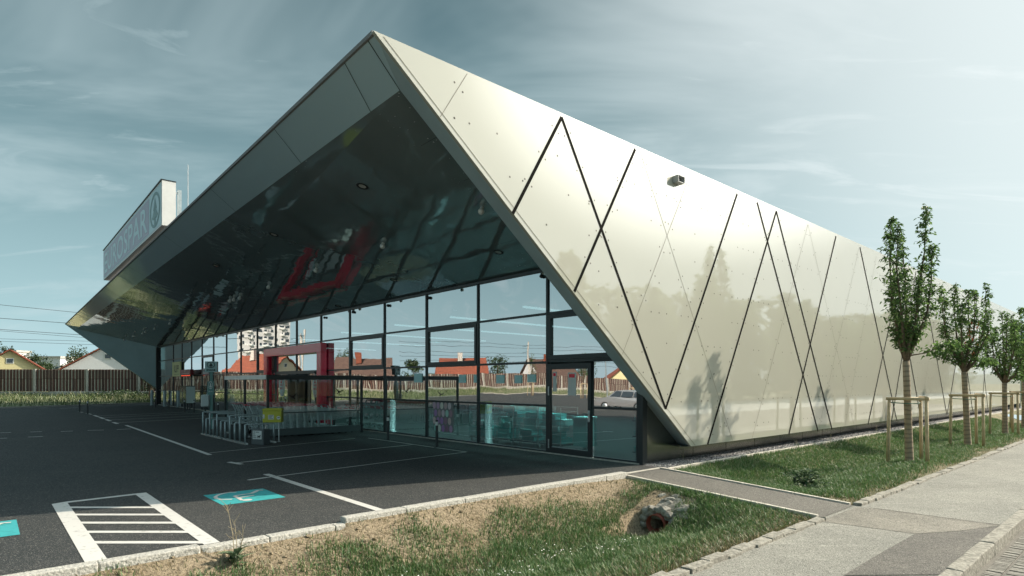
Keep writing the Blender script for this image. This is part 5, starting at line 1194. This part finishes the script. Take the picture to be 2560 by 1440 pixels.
# ------------------------------------------------------------------ background trees, woods, hills
def bg_tree(label, c, h, w, seed, n, ls, name='leafy_tree', group='trees behind the fence', m=None, low=.25):
    r = random.Random(seed); root = thing(name, label, 'tree', c, group); b = MB(); b.path([c, c+ZV*h*.3, c+ZV*h*.75+Vector((.2, 0, 0))], [h*.03, h*.024, .04], 8)
    cl = []
    for k in range(26):
        z = low+(1-low)*r.random(); rad = w/2*math.sin(math.pi*min(.97, .18+.8*(z-low)/(1-low)))**.7; a = r.uniform(0, 6.28); q = r.random()**.5
        cc_ = c+Vector((math.cos(a)*rad*q, math.sin(a)*rad*q, h*z*.95)); cl.append((cc_, w*r.uniform(.11, .2)))
        if k % 3 == 0: b.path([c+ZV*h*(.25+.3*r.random()), cc_], [.05, .015], 5)
    b.build('trunk', M_bark, root); lv = MB()
    for k in range(n):
        cc_, q = r.choice(cl); d = Vector((r.gauss(0, 1), r.gauss(0, 1), r.gauss(0, .8))).normalized(); leaf_quads(lv, cc_+d*q*r.random()**.35, d+Vector((0, 0, r.uniform(-.6, .5))), ls*r.uniform(.7, 1.4), ls*.6, r)
    lv.build('crown', m or M_leaf2, root); return root
def gb_(u, Y): return gph(u, Y)+ZV*.2
for u, Y, h, w, lab in ((200, 92, 7.0, 5.2, 'round dark green tree left of the white house'), (84, 95, 6.3, 5.6, 'bushy green tree right of the yellow gable'), (8, 100, 8.2, 5.0, 'tall green tree at the far left edge behind the yellow house'), (248, 100, 6.4, 4.2, 'green tree peeking behind the white house roof'), (115, 105, 5.0, 3.5, 'small grey green tree between yellow house and white block')):
    bg_tree(lab, gb_(u, Y), h, w, int(u), 1800, .3)
for k, (x, y, h, w) in enumerate(((-92, 58, 8, 6), (-101, 30, 6.5, 5), (-111, 13, 7, 6), (-118, -5, 7.5, 6), (-90, 44, 5.5, 4.5))):
    bg_tree(['broad tree mirrored at the left of the far panes', 'small bushy tree mirrored behind the fence, middle', 'round tree mirrored right of the red roofs', 'tall round tree mirrored in the corner panes', 'low tree mirrored near the concrete mast'][k], Vector((x, y, .3)), h, w, 50+k, 1300, .34, group='trees mirrored in the glass front')
bg_tree('green bush hanging over the fence beside the wing\'s foot', gph(375, 53.6)+ZV*.3, 2.2, 2.0, 91, 700, .12, 'fence_bush', None, None, .05)
for k, (x, y) in enumerate(((-52, 13.5), (-60, 7), (-55, 19.5), (-47, 3))):
    p = Vector((x, y, 0)); street_tree('lot_tree', ['slim young tree on the lot, mirrored in the tall pane left of the door', 'slim young tree on the lot, mirrored beside the door', 'slim young tree on the lot, mirrored above the shelter beam', 'slim young tree on the lot, mirrored in the corner pane'][k], p, 5.2, 1.8, 60+k, 7, 26, .55, False, 'young trees on the parking lot')
    dup(k0, p, R(90*k), ['wooden stake frame on the lot, left of the mirrored trees', 'wooden stake frame around the second mirrored lot tree', 'wooden stake frame around the third mirrored lot tree', 'wooden stake frame around the mirrored tree by the car'][k])
wd = MB(); r = random.Random(21)                                # wooded edge across the street
for k in range(46):
    t = 22+3.3*k+r.uniform(-1, 1); n = -22+r.uniform(-4, 2); h = (10.5+.045*(t-22))*r.uniform(.85, 1.1) if k % 6 else 15; w = r.uniform(6.5, 9) if k % 6 else 4; c = nt(n, t, -.3); wd.tube(c, c+ZV*h*.6, .18, .06, 6)
    for i in range(850):
        z = .04+.9*r.random(); rad = w/2*math.sin(math.pi*min(.97, .2+.78*z))**.6*(.55+.45*r.random()); a = r.uniform(0, 6.28)
        leaf_quads(wd, c+Vector((math.cos(a)*rad, math.sin(a)*rad, h*z)), Vector((r.gauss(0, 1), r.gauss(0, 1), r.gauss(0, .7))), .8, .55, r)
wo_ = wd.build('roadside_woods', leaf_mat('wood_leaf', [(0, (.09, .125, .07)), (.5, (.14, .185, .10)), (1, (.20, .25, .14))], .6)); stuff(wo_)
hl = MB()
for (dist, a0, a1, hh, seed) in ((1400, -178, 60, 62, 3),):
    N_ = 160
    for i in range(N_+1):
        a = R(a0+(a1-a0)*i/N_); h = hh*(.45+.55*noise.noise(Vector((i*.09, seed, 0)))+.25*noise.noise(Vector((i*.4, seed, 2)))); h = max(h, 6)
        for q, (dd, zf) in enumerate(((dist, -2), (dist+220, h*.8), (dist+420, h), (dist+900, -2))): hl.v.append(Vector((math.sin(a)*dd, math.cos(a)*dd, zf)))
    for i in range(N_):
        for q in range(3): k = i*4+q; hl.f.append((k, k+4, k+5, k+1))
struct(hl.build('hills', mat('far_hills', (.10, .15, .14), 1, var=.3, scale=.02), smooth=True))

# ------------------------------------------------------------------ overhead wires, masts
M_wire = mat('wire_dark', (.03, .03, .035), .6); wl = ['topmost dark overhead wire crossing the left sky', 'second dark overhead wire crossing the left sky', 'third dark overhead wire, first of the lower pair', 'fourth dark overhead wire, second of the lower pair', 'fifth dark overhead wire near the roofs', 'lowest dark overhead wire just above the roofs']
for k, (v0, v1, Y0, Y1, rad) in enumerate(((762, 780.5, 62, 66, .022), (795.5, 809, 68, 72, .028), (823.5, 836, 78, 82, .03), (827, 842, 78, 82, .022), (847, 852, 84, 86, .022), (853, 860, 84, 86, .022))):
    p, q = at(0, v0, Y0), at(185, v1, Y1); d = q-p; tag((lambda b: b.build('overhead_wire', M_wire))(MB().path([p-d*1.9, p, q, q+d*.6, q+d*1.6-ZV*.2], rad, 5)), wl[k], 'wire', 'overhead wires left of the building')
for k, (x, y) in enumerate(((-71, 56), (-104, 24), (-112, -8), (-78, 60))):
    c = Vector((x, y, .3)); root = thing('catenary_mast', ['concrete railway mast mirrored in the far panes', 'thin railway mast mirrored above the red roofs', 'railway mast mirrored beside the glazed door', 'second concrete railway mast mirrored in the far panes'][k], 'mast', c, 'railway masts mirrored in the glass'); b = MB(); b.tube(c, c+ZV*9.5, .2, .13, 10); b.build('pole', M_concrete, root); b = MB()
    for z in (8.6, 7.2): b.tube(c+ZV*z, c+ZV*(z-.3)+Vector((2.4, .8, 0)), .04, seg=6)
    b.build('bracket', M_frame, root)
for k, z in enumerate((9.2, 8.5, 7.3, 6.6, 5.7)):
    P = [Vector((-88, 46, z)), Vector((-92, 40, z)), Vector((-104, 24, z-.2)), Vector((-110, 8, z)), Vector((-113, -8, z-.2)), Vector((-118, -50, z))]
    tag((lambda b: b.build('railway_wire', M_wire))(MB().path(P, .03, 5)), ['highest railway wire mirrored across the panes', 'second highest railway wire mirrored across the panes', 'middle railway wire mirrored across the panes', 'second lowest railway wire mirrored across the panes', 'lowest railway wire mirrored across the panes'][k], 'wire', 'railway wires mirrored in the glass')
c = Vector((-58, 10.5, 0)); root = thing('street_lamp', 'tall thin street lamp on the lot, mirrored above the door', 'street lamp', c); b = MB(); b.tube(c, c+ZV*7.5, .09, .05, 10); b.build('pole', M_steel, root); b = MB(); b.span(c+ZV*7.5, c+ZV*7.6+Vector((.3, 1.3, 0)), .2, .08); b.build('lamp_head', M_frame, root)

# ------------------------------------------------------------------ the estate car seen in the glass
c = Vector((-25.5, 10.6, 0)); yaw = R(128); car = thing('parked_car', 'silver estate car parked on the lot, mirrored in the corner pane', 'car', c); X, Y = Vector((math.cos(yaw), math.sin(yaw), 0)), Vector((-math.sin(yaw), math.cos(yaw), 0)); P = lambda x, y, z: c+X*x+Y*y+ZV*z
prof = [(-2.2, .35), (-2.25, .62), (-2.2, .95), (-1.95, 1.02), (-1.55, 1.42), (-.2, 1.50), (.6, 1.40), (1.15, 1.0), (1.95, .85), (2.22, .62), (2.2, .34)]
b = MB(); half = lambda z: .88 if z < .98 else .88-.30*(z-.95)/.5
for s in (-1, 1): b.add([P(x, s*half(z), z) for x, z in prof], [tuple(range(len(prof))) if s < 0 else tuple(reversed(range(len(prof))))])
for (x0, z0), (x1, z1) in zip(prof, prof[1:]): b.quad(P(x0, -half(z0), z0), P(x0, half(z0), z0), P(x1, half(z1), z1), P(x1, -half(z1), z1))
o = b.build('body', mat('silver_paint', (.55, .56, .57), .25, .7, coat=.6), car); o.modifiers.new('edge', 'BEVEL').width = .03
b = MB()
for s in (-1, 1):
    for x0, x1, x2, x3 in ((-1.85, -1.0, -.95, -1.55), (-.92, .0, -.05, -.87), (.06, .98, .52, .04)): b.quad(*[P(x, s*(half(z)+.006), z) for x, z in ((x0, 1.02), (x1, 1.02), (x2, 1.40), (x3, 1.40))][::s])
b.quad(P(-1.93, -.74, 1.06), P(-1.93, .74, 1.06), P(-1.60, .64, 1.40), P(-1.60, -.64, 1.40)); b.quad(P(1.10, .76, 1.06), P(1.10, -.76, 1.06), P(.66, -.66, 1.39), P(.66, .66, 1.39)); b.build('window', M_pane, car)
for s in (-1, 1):
    for x in (-1.35, 1.35):
        b = MB(); b.lathe(P(x, s*.78, .32), [(.20, .10), (.29, .12), (.32, .08), (.32, -.08), (.2, -.1)], 20, Y*s); w_ = b.build('wheel', M_black, car, True); b = MB(); b.lathe(P(x, s*.78, .32), [(0, .115), (.2, .112), (.22, .08)], 14, Y*s); b.build('rim', M_steel, w_, True)
    b = MB(); b.box(P(-2.21, s*.68, .85), (.10, .3, .2), (X, Y, ZV)); b.build('tail_light', M_red, car); b = MB(); b.box(P(2.1, s*.62, .72), (.2, .36, .14), (X, Y, ZV)); b.build('headlight', M_paper, car)
b = MB(); b.box(P(-2.25, 0, .62), (.02, .5, .12), (X, Y, ZV)); b.build('number_plate', M_paper, car)
# building beyond the end of the side wall
c = gph(2562, 62); root = thing('neighbour_building', 'bluish and yellow building at the far end of the side wall', 'building', c); b = MB(); b.box(c+ZV*3.5+Vector((2, 0, 0)), (6, 6, 7.0)); b.build('wall', mat('wall_blue', (.18, .36, .42), .6), root); b = MB(); b.box(c+ZV*2.4+Vector((1.9, -.1, 0)), (6.1, 6.1, 4.8)); b.build('ground_floor', M_wy, root); b = MB(); b.box(c+ZV*4.85+Vector((1.9, -.1, 0)), (6.3, 6.3, .14)); b.build('red_band', M_red, root)
